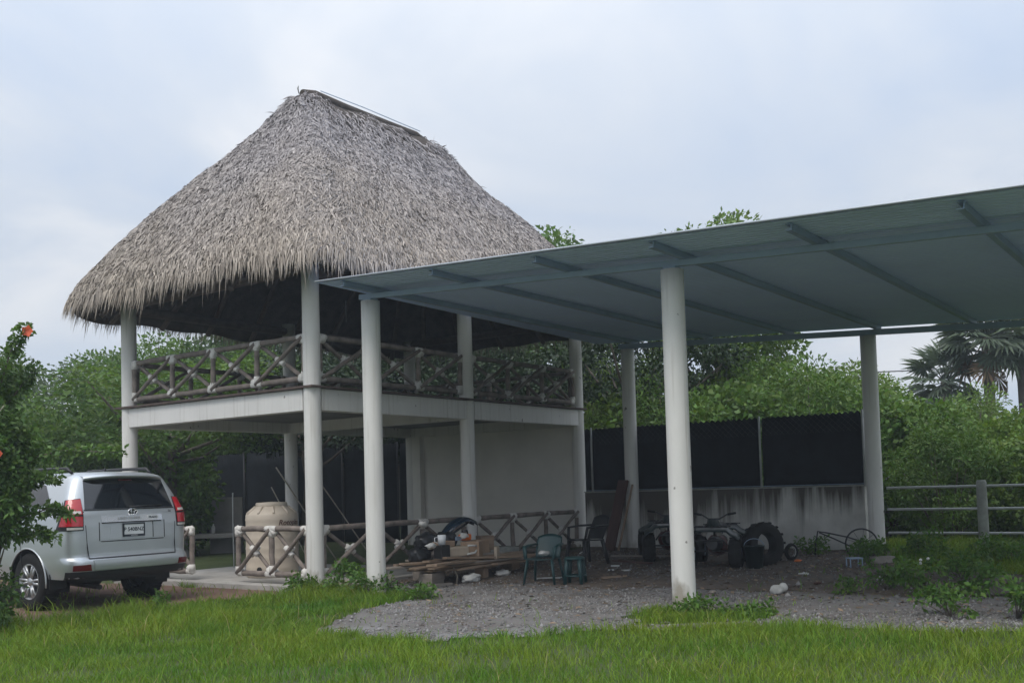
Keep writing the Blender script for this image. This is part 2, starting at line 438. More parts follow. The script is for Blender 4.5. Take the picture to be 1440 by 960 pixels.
def column_mat(name='stained_column_paint', col=(0.68, 0.665, 0.635)):
    m = mat(name, col, 0.66, 0.06, 2.2, 0.10, 16, stretch=(1, 1, 0.4))
    nt = m.node_tree; N, L = nt.nodes.new, nt.links.new
    b = nt.nodes['Principled BSDF']; src = b.inputs['Base Color'].links[0].from_socket
    tc = N('ShaderNodeTexCoord'); sp = N('ShaderNodeSeparateXYZ'); L(tc.outputs['Object'], sp.inputs[0])
    oi = N('ShaderNodeObjectInfo'); ofs = N('ShaderNodeVectorMath'); ofs.operation = 'ADD'
    rs = N('ShaderNodeMath'); rs.operation = 'MULTIPLY'; rs.inputs[1].default_value = 40; L(oi.outputs['Random'], rs.inputs[0])
    L(tc.outputs['Object'], ofs.inputs[0]); L(rs.outputs[0], ofs.inputs[1])
    def nz(scale, st, det):
        mp = N('ShaderNodeMapping'); mp.inputs['Scale'].default_value = st; L(ofs.outputs[0], mp.inputs['Vector'])
        n = N('ShaderNodeTexNoise'); n.inputs['Scale'].default_value = scale; n.inputs['Detail'].default_value = det; L(mp.outputs[0], n.inputs['Vector']); return n
    def ramp(inp, a, bb):
        r = N('ShaderNodeMapRange'); r.inputs['From Min'].default_value = a; r.inputs['From Max'].default_value = bb; L(inp, r.inputs['Value']); return r
    # splash of mud at the foot, with a ragged upper limit
    n1 = nz(6, (1, 1, 0.5), 6); s1 = N('ShaderNodeMath'); s1.operation = 'MULTIPLY_ADD'; s1.inputs[1].default_value = -1.1
    L(n1.outputs['Fac'], s1.inputs[0]); L(sp.outputs['Z'], s1.inputs[2]); r1 = ramp(s1.outputs[0], -0.22, -0.46)
    # thin run-off streaks and chipped specks
    n2 = nz(1.0, (16, 16, 0.7), 5); r2 = ramp(n2.outputs['Fac'], 0.56, 0.74)
    n3 = nz(9, (1, 1, 0.8), 2); r3 = ramp(n3.outputs['Fac'], 0.735, 0.76)
    cur = src
    for r, col, k in ((r2, (0.40, 0.375, 0.33, 1), 0.55), (r1, (0.20, 0.165, 0.115, 1), 0.75), (r3, (0.16, 0.14, 0.12, 1), 0.8)):
        f = N('ShaderNodeMath'); f.operation = 'MULTIPLY'; f.inputs[1].default_value = k; L(r.outputs[0], f.inputs[0])
        mx = N('ShaderNodeMix'); mx.data_type = 'RGBA'; L(f.outputs[0], mx.inputs['Factor']); L(cur, mx.inputs['A']); mx.inputs['B'].default_value = col; cur = mx.outputs['Result']
    L(cur, b.inputs['Base Color'])
    return m
M['white_paint'] = column_mat()
M['beam_paint'] = column_mat('stained_beam_paint', (0.67, 0.655, 0.63))
M['wall_paint'] = mat('cream_wall_paint', (0.69, 0.66, 0.61), 0.8, 0.07, 1.1, 0.1, 12)

def ground_mat(name, cols, scale, det=8, bump=0.4, bscale=45):
    m = bpy.data.materials.new(name); m.use_nodes = True
    nt = m.node_tree; N, L = nt.nodes.new, nt.links.new
    b = nt.nodes['Principled BSDF']; b.inputs['Roughness'].default_value = 0.95; b.inputs['Specular IOR Level'].default_value = 0.2
    tc = N('ShaderNodeTexCoord')
    n = N('ShaderNodeTexNoise'); n.inputs['Scale'].default_value = scale; n.inputs['Detail'].default_value = det
    n.inputs['Roughness'].default_value = 0.65
    L(tc.outputs['Object'], n.inputs['Vector'])
    cr = N('ShaderNodeValToRGB')
    e = cr.color_ramp.elements
    e[0].position = 0.3; e[0].color = (*cols[0], 1); e[1].position = 0.7; e[1].color = (*cols[-1], 1)
    for i, c in enumerate(cols[1:-1]):
        k = e.new(0.3 + 0.4 * (i + 1) / (len(cols) - 1)); k.color = (*c, 1)
    L(n.outputs['Fac'], cr.inputs['Fac'])
    v = N('ShaderNodeTexNoise'); v.inputs['Scale'].default_value = bscale; v.inputs['Detail'].default_value = 3
    L(tc.outputs['Object'], v.inputs['Vector'])
    mu = N('ShaderNodeMix'); mu.data_type = 'RGBA'; mu.blend_type = 'OVERLAY'; mu.inputs['Factor'].default_value = 0.45
    L(cr.outputs['Color'], mu.inputs['A']); L(v.outputs['Color'], mu.inputs['B'])
    hs = N('ShaderNodeHueSaturation'); hs.inputs['Saturation'].default_value = 0.85
    L(mu.outputs['Result'], hs.inputs['Color'])
    L(hs.outputs['Color'], b.inputs['Base Color'])
    bp = N('ShaderNodeBump'); bp.inputs['Strength'].default_value = bump; bp.inputs['Distance'].default_value = 0.03
    L(v.outputs['Fac'], bp.inputs['Height']); L(bp.outputs[0], b.inputs['Normal'])
    return m
M['soil'] = ground_mat('lawn_soil', [(0.035, 0.055, 0.016), (0.06, 0.085, 0.022), (0.075, 0.09, 0.03)], 1.6)
M['gravel_bed'] = ground_mat('gravel_bed', [(0.10, 0.082, 0.068), (0.155, 0.145, 0.138), (0.21, 0.207, 0.207)], 0.9)
M['dirt'] = ground_mat('shed_dirt', [(0.085, 0.066, 0.05), (0.12, 0.094, 0.074), (0.15, 0.125, 0.104)], 1.3)
M['red_soil'] = ground_mat('red_soil', [(0.11, 0.062, 0.042), (0.17, 0.098, 0.068), (0.205, 0.135, 0.10)], 1.5)
M['stone'] = mat('gravel_stones', (0.19, 0.185, 0.182), 0.9, 0.2, 0.8, island=0.55, hue=0.02)
M['litter'] = mat('dry_litter', (0.17, 0.125, 0.085), 0.95, 0.3, 0.9, island=0.6)

# ------------------------------------------------------------------ ground
def sfn(x, y, seed=0, f=1.0):
    q = np.random.default_rng(seed); s = 0
    for i in range(7):
        a = q.uniform(0, 2 * PI); k = f * q.uniform(0.6, 2.2); p = q.uniform(0, 6.28)
        s = s + np.sin(k * (x * np.cos(a) + y * np.sin(a)) + p)
    return s / 7 * 1.6
def to_uv(X, Y):
    dx, dy = X - C0[0], Y - C0[1]
    return dx * UX + dy * UY, dx * VX + dy * VY
def to_xy(u, v):
    return C0[0] + u * UX + v * VX, C0[1] + u * UY + v * VY
def inpoly(u, v, poly):
    c = np.zeros(np.shape(u), bool); n = len(poly)
    for i in range(n):
        (x1, y1), (x2, y2) = poly[i], poly[(i + 1) % n]
        hit = ((y1 > v) != (y2 > v)) & (u < (x2 - x1) * (v - y1) / ((y2 - y1) if y2 != y1 else 1e-9) + x1)
        c ^= hit
    return c
def ground_z(X, Y):
    u, v = to_uv(X, Y)
    bump = 0.035 * sfn(X, Y, 5, 0.9) * np.clip((Y - 2) / 6, 0, 1)
    on = np.clip((-u - 0.6) / 1.5, 0, 1)                     # lawn only; the yard and slab stay level
    return gz(u) + bump * on
GRAVEL = [(-2.95, -3.1), (-3.1, -3.8), (-2.9, -4.9), (-2.25, -6.0), (-1.25, -6.85), (-0.85, -8.1), (-0.72, -9.1), (-0.8, -11), (-1, -14),
          (4.0, -14), (4.15, -9.0), (4.4, -7.2), (6.9, -6.6), (7.2, -6.0), (7.2, -0.2), (0.9, -0.2), (0.6, -0.9),
          (0.3, -1.9), (-0.35, -2.5), (-0.95, -2.35), (-1.9, -2.7)]
COLGRASS = [(-0.75, -5.75), (-0.1, -5.8), (0.0, -6.5), (-0.2, -7.2), (-0.8, -7.1), (-1.2, -6.5)]
TRACK = [(-4.1, 0.6), (-3.6, -0.1), (-2.5, 0.55), (-1.5, 0.45), (-0.7, 0.05), (-0.2, 0.2), (-0.2, 9), (-0.6, 12), (-5.2, 12), (-4.6, 6)]
def masks(X, Y):
    u, v = to_uv(X, Y)
    ju = u + 0.20 * sfn(X, Y, 1, 3.0) + 0.11 * sfn(X, Y, 2, 9.0)
    jv = v + 0.30 * sfn(X, Y, 3, 2.4) + 0.11 * sfn(X, Y, 4, 9.0)
    col = inpoly(ju, jv, COLGRASS)
    grav = inpoly(ju, jv, GRAVEL) & ~col
    track = inpoly(ju, jv, TRACK)
    slab = (u > -0.14) & (u < LEN + 0.2) & (v > -0.14) & (v < WID + 0.2)
    yard = (u > 0) & (u < 7.3) & (v < 0.2) & (v > -5.9)
    return u, v, grav, track, slab, yard

def build_ground():
    xs = np.concatenate([[-350, -180, -80, -45], np.arange(-30, 30.01, 0.5), [45, 80, 180, 350]])
    ys = np.concatenate([[-300, -60, -20, -8], np.arange(-4, 44.01, 0.5), [60, 90, 180, 350]])
    X, Y = np.meshgrid(xs, ys)
    Z = ground_z(X, Y)
    V = np.stack([X, Y, Z], -1).reshape(-1, 3)
    nx, ny = len(xs), len(ys)
    I = (np.arange(ny - 1)[:, None] * nx + np.arange(nx - 1)[None]).ravel()
    F = np.stack([I, I + 1, I + nx + 1, I + nx], -1)
    structure(link('lawn_ground', np_mesh('lawn_ground', V, F, True), M['soil']))
    def sheet(name, pick, m, lift, x0, x1, y0, y1, st):
        xs = np.arange(x0, x1, st); ys = np.arange(y0, y1, st)
        X, Y = np.meshgrid(xs, ys); nx, ny = len(xs), len(ys)
        Z = ground_z(X, Y) + lift
        I = (np.arange(ny - 1)[:, None] * nx + np.arange(nx - 1)[None]).ravel()
        F = np.stack([I, I + 1, I + nx + 1, I + nx], -1)
        cx, cy = (X[:-1, :-1] + st / 2).ravel(), (Y[:-1, :-1] + st / 2).ravel()
        F = F[pick(cx, cy)]
        used, inv = np.unique(F, return_inverse=True)
        V = np.stack([X, Y, Z], -1).reshape(-1, 3)[used]
        structure(link(name, np_mesh(name, V, inv.reshape(F.shape), True), m))
    def pk_g(x, y):
        u, v, g, t, s, yd = masks(x, y); return g & ~pk_d(x, y)
    def pk_d(x, y):
        u, v, g, t, s, yd = masks(x, y)
        return g & (u + 0.5 * sfn(x, y, 8, 1.6) + 0.25 * sfn(x, y, 9, 4) > 1.55 + 0.10 * np.clip(-v - 4, 0, 9))
    def pk_t(x, y):
        u, v, g, t, s, yd = masks(x, y); return t & ~s
    sheet('gravel_yard', pk_g, M['gravel_bed'], 0.012, -4, 14, 7, 22, 0.09)
    sheet('dirt_floor', pk_d, M['dirt'], 0.012, -4, 14, 12, 24, 0.09)
    sheet('dirt_track', pk_t, M['red_soil'], 0.010, -16, 0, 11, 30, 0.1)
build_ground()

def build_stones():
    n = 60000
    X = RNG.uniform(-3.5, 8, n); Y = RNG.uniform(8.6, 20, n)
    u, v, g, t, s, yd = masks(X, Y)
    d = Y / 9
    dens = np.where(u < 1.6, 1.0, 0.30) * np.clip(1.15 - (Y - 9) * 0.06, 0.25, 1)
    dens *= np.clip(0.65 + 0.7 * sfn(X, Y, 12, 2.5), 0.12, 1)
    k = g & (np.abs(X) < 0.56 * Y + 0.8) & (RNG.random(n) < dens)
    X, Y = X[k], Y[k]; n = len(X)
    base = np.array([(1, 0, 0), (-1, 0, 0), (0, 1, 0), (0, -1, 0), (0, 0, 1), (0, 0, -0.4)], float)
    FT = np.array([(0, 2, 4), (2, 1, 4), (1, 3, 4), (3, 0, 4), (2, 0, 5), (1, 2, 5), (3, 1, 5), (0, 3, 5)])
    r = RNG.uniform(0.008, 0.021, n) * (1 + (RNG.random(n) > 0.97) * 1.2)
    P = base[None] * RNG.uniform(0.6, 1.3, (n, 6, 1)) * (r[:, None, None] * RNG.uniform(0.6, 1.2, (n, 1, 3)))
    a = RNG.uniform(0, 6.28, n); c, s_ = np.cos(a)[:, None], np.sin(a)[:, None]
    P = np.stack([P[..., 0] * c - P[..., 1] * s_, P[..., 0] * s_ + P[..., 1] * c, P[..., 2]], -1)
    P += np.stack([X, Y, ground_z(X, Y) + 0.014], -1)[:, None]
    F = (FT[None] + (np.arange(n) * 6)[:, None, None]).reshape(-1, 3)
    o = stuff(link('gravel', np_mesh('gravel', P.reshape(-1, 3), F), M['stone']))
    o['label'] = 'loose grey gravel spread in front of the carport'
    # dry leaves and chips scattered over the dirt
    n = 5200
    X = RNG.uniform(-2, 7, n); Y = RNG.uniform(9, 20, n)
    u, v, g, t, s, yd = masks(X, Y)
    k = g & (RNG.random(n) < np.where(u > 1.2, 1, 0.35)) & (np.abs(X) < 0.56 * Y + 0.8)
    X, Y = X[k], Y[k]; n = len(X)
    a = RNG.uniform(0, 6.28, n); L = RNG.uniform(0.015, 0.06, n); w = L * RNG.uniform(0.15, 0.5, n)
    dx, dy = np.cos(a), np.sin(a); Z = ground_z(X, Y) + 0.016
    q = np.stack([np.stack([X - dx * L, Y - dy * L, Z], -1), np.stack([X + dy * w, Y - dx * w, Z + 0.006 + L * .2], -1),
                  np.stack([X + dx * L, Y + dy * L, Z + L * RNG.uniform(0, .5, n)], -1), np.stack([X - dy * w, Y + dx * w, Z + 0.004], -1)], 1)
    o = stuff(link('leaf_litter', np_mesh('leaf_litter', q.reshape(-1, 3), np.arange(n * 4).reshape(n, 4)), M['litter']))
    o['label'] = 'dry leaves and chips scattered on the dirt floor'
build_stones()

def blades(name, X, Y, h, w, m, lean=0.5, label=None):
    n = len(X); Z = ground_z(X, Y) - 0.01
    a = RNG.uniform(0, 2 * PI, n); b = RNG.uniform(0, 2 * PI, n)
    l = lean * h * RNG.uniform(0.2, 1.4, n)
    fx, fy = np.cos(a), np.sin(a); sx, sy = np.cos(b) * w / 2, np.sin(b) * w / 2
    mid = h * 0.55
    V = np.empty((n, 5, 3), np.float32)
    V[:, 0] = np.stack([X - sx, Y - sy, Z], -1); V[:, 1] = np.stack([X + sx, Y + sy, Z], -1)
    mx, my = X + fx * l * 0.35, Y + fy * l * 0.35
    V[:, 2] = np.stack([mx - sx * .8, my - sy * .8, Z + mid], -1); V[:, 3] = np.stack([mx + sx * .8, my + sy * .8, Z + mid], -1)
    V[:, 4] = np.stack([X + fx * l, Y + fy * l, Z + h * RNG.uniform(0.78, 1.0, n)], -1)
    F = (np.array([(0, 1, 3), (0, 3, 2), (2, 3, 4)])[None] + (np.arange(n) * 5)[:, None, None]).reshape(-1, 3)
    o = stuff(link(name, np_mesh(name, V.reshape(-1, 3), F), m))
    if label: o['label'] = label
    return o
def build_grass():
    n = 820000
    Y = np.sqrt(RNG.uniform(6.6 ** 2, 25 ** 2, n)); X = RNG.uniform(-1, 1, n) * (0.53 * Y + 0.9)
    u, v, g, t, s, yd = masks(X, Y)
    dens = np.clip(1.25 - (Y - 7) * 0.075, 0.25, 1)
    clump = sfn(X, Y, 21, 1.3)
    near = np.clip(0.62 + 0.5 * sfn(X, Y, 22, 5.0) + 0.3 * clump, 0.15, 1)
    ok = ~s & ~yd & ~((u > -0.6) & (u < 8.2) & (v > WID - .5) & (v < 17)) & ((~g & ~t) | (t & (RNG.random(n) < 0.03)) | (g & (u < 4.5) & (RNG.random(n) < 0.012 + 0.8 * np.clip(sfn(X, Y, 31, 2.6) - 0.80, 0, 1) * np.clip(1.2 - u * .5, 0, 1))))
    k = ok & (RNG.random(n) < dens * near)
    X, Y, u, v = X[k], Y[k], u[k], v[k]; n = len(X)
    tall = np.clip(sfn(X, Y, 23, 1.1) * 0.45 + 0.35 * sfn(X, Y, 24, 4.5) + 0.45, 0, 1.3)
    h = RNG.uniform(0.045, 0.115, n) * (0.75 + 0.9 * tall)
    mound = np.exp(-(((u + 0.65) / 0.7) ** 2 + ((v + 0.9) / 0.9) ** 2))
    leftish = np.clip((v + 2.6) / 2.5, 0, 1) * np.clip((-u) / 1.0, 0, 1)
    h = h * (1 + 0.7 * leftish) + 0.14 * mound * RNG.random(n)
    back = (u > 3.5) & (v < -6)
    h = np.where(back, h * 1.25, h)
    rare = RNG.random(n) > 0.985
    h = np.where(rare, h * 1.9, h)
    w = RNG.uniform(0.0045, 0.0095, n) * np.clip(Y / 9, 0.9, 2.2)
    blades('grass', X, Y, h, w, M['grass'], 0.75, 'rough green lawn grass in front of the shed')
    # dry stalks and seed heads among the green
    k = RNG.random(n) < 0.022 * np.clip(0.4 + sfn(X, Y, 41, 2.0), 0.05, 1.4)
    blades('dry_grass', X[k], Y[k], h[k] * 1.25 + 0.02, w[k] * 0.7, M['straw'], 1.1, 'pale dry stalks among the lawn grass')
build_grass()

# ------------------------------------------------------------------ leaves and plants
def leaf_quads(P, D, L, Wd, droop=0.15):
    """rhombic leaves at P pointing along D"""
    n = len(P)
    D = D / np.linalg.norm(D, axis=1, keepdims=True)
    r = RNG.normal(size=(n, 3)); r[:, 2] += 0.0
    Sd = np.cross(D, r); Sd /= np.linalg.norm(Sd, axis=1, keepdims=True) + 1e-9
    L = L[:, None]; Wd = Wd[:, None]
    tip = P + D * L; tip[:, 2] -= droop * L[:, 0]
    mid = P + D * L * 0.45
    V = np.stack([P, mid + Sd * Wd / 2, tip, mid - Sd * Wd / 2], 1)
    return V
def crown_mesh(name, clusters, n, size, aspect=0.5, up=0.35, shell=2.4):
    """clusters: list of (x, y, z, rx, rz)"""
    C = np.array(clusters, float)
    wgt = C[:, 3] ** 2; idx = RNG.choice(len(C), n, p=wgt / wgt.sum())
    d = RNG.normal(size=(n, 3)); d /= np.linalg.norm(d, axis=1, keepdims=True)
    rr = RNG.random(n) ** (1 / shell)
    rr *= 1 + 0.18 * np.sin(d[:, 0] * 7 + idx) * np.cos(d[:, 1] * 6 + d[:, 2] * 5 + idx)
    P = C[idx, :3] + d * rr[:, None] * np.stack([C[idx, 3], C[idx, 3], C[idx, 4]], -1)
    D = d * 0.8 + RNG.normal(size=(n, 3)) * 0.6; D[:, 2] += up * 0.3
    L = size * RNG.uniform(0.6, 1.35, n)
    V = leaf_quads(P, D, L, L * aspect * RNG.uniform(0.7, 1.2, n))
    return np_mesh(name, V.reshape(-1, 3), np.arange(n * 4).reshape(n, 4))
def tree_meshes(name, h, R, n, leaf, seed, trunk_r=0.14, crown0=0.35, ncl=26, cl=0.34, aspect=0.5, flat=0.75, shrub=False):
    q = random.Random(seed)
    cz, H2 = h * (1 + crown0) / 2, h * (1 - crown0) / 2
    cs = []; mb = MB()
    if not shrub:
        top = Vector((q.uniform(-.2, .2), q.uniform(-.2, .2), h * 0.8))
        k1 = Vector((q.uniform(-.15, .15), q.uniform(-.15, .15), h * 0.35))
        mb.tube([(0, 0, -0.1), k1, top], [trunk_r * 1.25, trunk_r, trunk_r * 0.35], 8)
    for i in range(ncl):
        a = i * 2.399 + q.uniform(-.5, .5); zz = 1 - 2 * (i + 0.5) / ncl
        rr = math.sqrt(max(0, 1 - zz * zz)) * q.uniform(0.55, 0.95)
        z = cz + H2 * zz * q.uniform(0.75, 0.92)
        p = Vector((R * rr * math.cos(a), R * rr * math.sin(a), z))
        r = R * cl * q.uniform(0.7, 1.25)
        cs.append((p.x, p.y, max(p.z, r * flat * 0.7), r, r * flat))
        if shrub:
            if i % 2 == 0:
                mb.tube([(p.x * .15, p.y * .15, -0.05), (p.x * .6, p.y * .6, p.z * .55), tuple(p)], [0.03, 0.022, 0.008], 5)
        elif i % 2 == 0:
            z0 = h * q.uniform(crown0 * 0.75, 0.62)
            s0 = k1.lerp(top, max(0, (z0 - k1.z) / (top.z - k1.z)))
            mid = s0.lerp(p, 0.5) + Vector((0, 0, -0.05 * h * q.random()))
            mb.tube([s0, mid, p], [trunk_r * 0.5, trunk_r * 0.32, trunk_r * 0.1], 6)
    return crown_mesh(name + '_crown', cs, n, leaf, aspect), mb.mesh(name + '_trunk')
KINDS = {}
def kind(key, *a, **k): KINDS[key] = tree_meshes(key, *a, **k)
kind('broad', 7.0, 2.6, 15000, 0.17, 1, 0.16, 0.34)
kind('spread', 6.5, 3.0, 11000, 0.15, 2, 0.15, 0.50, ncl=22, cl=0.30, flat=0.5)
kind('tall', 9.0, 2.7, 17000, 0.19, 3, 0.2, 0.30, ncl=32, cl=0.30)
kind('shrub', 3.6, 1.7, 9000, 0.16, 4, 0.05, 0.0, ncl=24, cl=0.38, shrub=True, aspect=0.62)
kind('shrub_fine', 3.8, 1.6, 10000, 0.13, 5, 0.05, 0.0, ncl=26, cl=0.36, shrub=True, aspect=0.36)
def tree(name, label, cat, key, x, y, m, sc=1.0, rz=0.0, group=None, sz=None, stem='trunk'):
    u, v = uv_of(x, y)
    t = thing(name, label, cat, (x, y, float(gz(u))), rz, group)
    t.scale = (sc, sc, sz if sz else sc)
    cm, tm = KINDS[key]
    me = bpy.data.meshes.get(key + '_crown_' + m.name)
    if me is None:
        me = cm.copy(); me.name = key + '_crown_' + m.name; me.materials.clear(); me.materials.append(m)
    link('crown', me, None, t); link(stem, tm, M['bark'], t)
    return t
G_T = 'trees behind the buildings'; G_S = 'shrubs behind the pipe fence and wall'; G_L = 'shrubs beyond the car'
def build_trees():
    lq = M['leaf_shaded']
    lm, ll, ld, lg = M['leaf_mid'], M['leaf_light'], M['leaf_dark'], M['leaf_grey']
    # left, behind the car
    T = lambda *a, **k: tree('tree', *a, **k)
    Bs = lambda *a, **k: tree('shrub', *a, stem='stem', **k)
    row = 'leafy green shrub in the thicket beyond the silver car'
    for i, (x, y, s, m, k) in enumerate([(-13.2, 23.5, 1.0, lm, 'shrub'), (-11.6, 24.5, 1.02, ll, 'shrub'), (-10.2, 22.6, 0.86, lm, 'shrub_fine'),
                                         (-9.3, 25.0, 1.05, ll, 'shrub'), (-14.6, 26, 1.1, ld, 'shrub_fine'), (-12.4, 28, 1.05, ld, 'shrub'),
                                         (-10.4, 28.5, 1.0, ld, 'shrub_fine'), (-8.2, 23.6, 0.8, lm, 'shrub')]):
        Bs(['shrub left of the hibiscus bush, mostly outside the picture', 'light green shrub behind the hibiscus bush at the left edge', 'fine-leaved shrub directly beyond the roof of the silver car',
            'light green shrub beyond the car, just left of the left pavilion column', 'tall fine-leaved shrub at the far left, behind the others', 'tall shrub behind the fine-leaved one beyond the car roof',
            'fine-leaved shrub farthest back beside the left pavilion column', 'small shrub seen between the car and the railing gap'][i], 'shrub', k, x, y, m, s, i * 1.3, G_L)
    T('grey-green spreading tree showing above the car, left of the pavilion', 'tree', 'spread', -14.6, 36.5, lg, 0.98, 0.4, G_T)
    T('tree behind the hibiscus bush at the left edge, taller than its neighbours', 'tree', 'broad', -16.6, 31, lg, 0.86, 1.9, G_T)
    row = 'tree behind the thatched pavilion, seen through its open upper floor'
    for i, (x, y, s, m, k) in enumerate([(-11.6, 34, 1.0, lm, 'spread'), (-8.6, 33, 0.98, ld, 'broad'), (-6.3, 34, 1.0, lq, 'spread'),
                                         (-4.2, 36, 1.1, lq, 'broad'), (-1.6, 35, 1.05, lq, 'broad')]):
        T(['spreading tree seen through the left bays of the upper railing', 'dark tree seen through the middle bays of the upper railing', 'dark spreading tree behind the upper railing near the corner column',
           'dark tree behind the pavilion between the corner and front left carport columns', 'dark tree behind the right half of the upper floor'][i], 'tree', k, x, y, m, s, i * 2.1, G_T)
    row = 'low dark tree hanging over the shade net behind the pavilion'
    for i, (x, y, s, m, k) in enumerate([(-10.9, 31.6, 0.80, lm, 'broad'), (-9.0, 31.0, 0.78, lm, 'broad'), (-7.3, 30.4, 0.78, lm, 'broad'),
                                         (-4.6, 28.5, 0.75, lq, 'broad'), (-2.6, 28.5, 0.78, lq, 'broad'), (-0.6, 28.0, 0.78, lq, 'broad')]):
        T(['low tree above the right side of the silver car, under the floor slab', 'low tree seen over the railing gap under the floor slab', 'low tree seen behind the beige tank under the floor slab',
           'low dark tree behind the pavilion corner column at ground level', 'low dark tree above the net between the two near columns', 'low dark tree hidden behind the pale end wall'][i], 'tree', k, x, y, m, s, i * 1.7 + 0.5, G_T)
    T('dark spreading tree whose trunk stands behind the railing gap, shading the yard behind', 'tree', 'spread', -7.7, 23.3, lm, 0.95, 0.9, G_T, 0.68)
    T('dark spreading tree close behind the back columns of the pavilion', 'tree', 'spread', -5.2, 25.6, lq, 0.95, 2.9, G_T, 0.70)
    # centre, behind the wall and its net
    T('tall tree whose top shows just over the thatch where it meets the carport roof', 'tree', 'tall', 0.95, 32, lm, 1.035, 0.3, G_T)
    T('tall dark tree behind the wall whose top pokes above the carport roof', 'tree', 'tall', 5.75, 28, ll, 0.945, 2.2, G_T)
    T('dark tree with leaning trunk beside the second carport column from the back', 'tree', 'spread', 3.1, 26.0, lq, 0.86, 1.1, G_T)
    row = 'bright green tree behind the black shade net under the carport roof'
    for i, (x, y, s, m, k) in enumerate([(2.2, 29, 0.68, ll, 'broad'), (6.1, 25.4, 0.60, lm, 'broad'), (7.6, 25.0, 0.60, ll, 'spread'), (4.2, 30, 0.7, lm, 'spread'),
                                         (8.9, 27.5, 0.66, ll, 'spread')]):
        T(['bright green tree behind the net, between pavilion and back left carport column', 'green tree behind the net in the middle between the carport columns', 'bright spreading tree behind the net, left of the back right column',
           'spreading green tree farther behind the net, right of the near column', 'bright spreading tree partly hidden behind the back right carport column'][i], 'tree', k, x, y, m, s, i * 1.2, G_T)
    row = 'dense leafy shrub behind the white pipe fence'
    for i, (x, y, s, m, k) in enumerate([(7.7, 21.6, 0.84, lm, 'shrub'), (8.9, 21.2, 0.74, lm, 'shrub'), (10.2, 21.0, 0.70, ll, 'shrub'),
                                         (11.6, 20.6, 0.72, lm, 'shrub'), (8.2, 19.6, 0.62, lm, 'shrub_fine'), (9.6, 19.0, 0.60, ll, 'shrub'), (10.9, 18.6, 0.68, lm, 'shrub_fine'),
                                         (8.6, 24.4, 0.86, lm, 'shrub'), (10.8, 24.4, 0.84, ll, 'shrub_fine'), (12.8, 23.6, 0.80, lm, 'shrub'),
                                         (6.6, 22.6, 0.98, lm, 'shrub_fine'), (5.2, 23.4, 0.95, lm, 'shrub'), (3.8, 24.0, 0.95, lm, 'shrub_fine'), (2.4, 25.0, 0.95, ll, 'shrub')]):
        Bs(['dense shrub directly right of the back right carport column', 'dense shrub behind the rails left of the fence post', 'light green dense shrub behind the fence post', 'dense shrub at the right edge behind the pipe fence',
            'low fine-leaved shrub close behind the rails beside the carport column', 'low light green shrub close behind the fence post', 'low fine-leaved shrub close behind the rails at the right edge',
            'taller shrub behind the others, right of the carport column', 'fine-leaved light shrub in the second row behind the fence post', 'shrub in the second row at the right edge',
            'fine-leaved shrub peeping over the right end of the net', 'shrub behind the net left of its right end', 'fine-leaved shrub behind the net right of the near column', 'light green shrub behind the net at the back left column'][i],
           'shrub', k, x, y, m, s, i * 2.3, G_S)
    row = 'rounded tree in the distance beyond the shrubs and the pipe fence'
    for i, (x, y, s, m, k) in enumerate([(12.0, 28.5, 0.47, lm, 'broad'), (16.8, 29, 0.50, lm, 'broad'), (19, 33, 0.55, lm, 'broad'), (10.0, 34, 0.5, ll, 'broad')]):
        T(row, 'tree', k, x, y, m, s, i * 1.1, G_T)
    # far belt of trees that closes the horizon
    row = 'far tree in the belt that closes the horizon'
    for i in range(26):
        a = -0.62 + 1.24 * i / 25 + RD.uniform(-.02, .02); D = RD.uniform(58, 80)
        T(row, 'tree', RD.choice(['broad', 'spread']), D * math.sin(a), D * math.cos(a), RD.choice([lm, lg, lg]),
          RD.uniform(0.62, 0.85), RD.uniform(0, 6), 'far trees along the horizon')
build_trees()

def fan_mesh(q, R=0.62, n=22):
    """one fan leaf: petiole plus folded radiating segments, in the xz plane, growing along +x"""
    mb = MB(); pl = 0.55
    mb.tube([(0, 0, 0), (pl * .5, 0, 0.03), (pl, 0, 0)], [0.016, 0.012, 0.009], 4)
    for i in range(n):
        a = -2.15 + 4.3 * i / (n - 1); L = R * (1 - 0.25 * abs(a) / 2.15) * q.uniform(0.88, 1.05); w = 0.055
        d = Vector((math.cos(a), math.sin(a), 0)); s = Vector((-d.y, d.x, 0))
        b = Vector((pl, 0, 0)); zf = 0.02 * (1 if i % 2 else -1)
        m1 = b + d * L * 0.55; tip = b + d * L + Vector((0, 0, -0.16 * L - 0.10 * L * q.random()))
        mb.add([b, m1 + s * w / 2 + Vector((0, 0, zf)), m1 - s * w / 2 - Vector((0, 0, zf)), tip], [(0, 2, 1), (1, 2, 3)])
    return mb.mesh('frond')
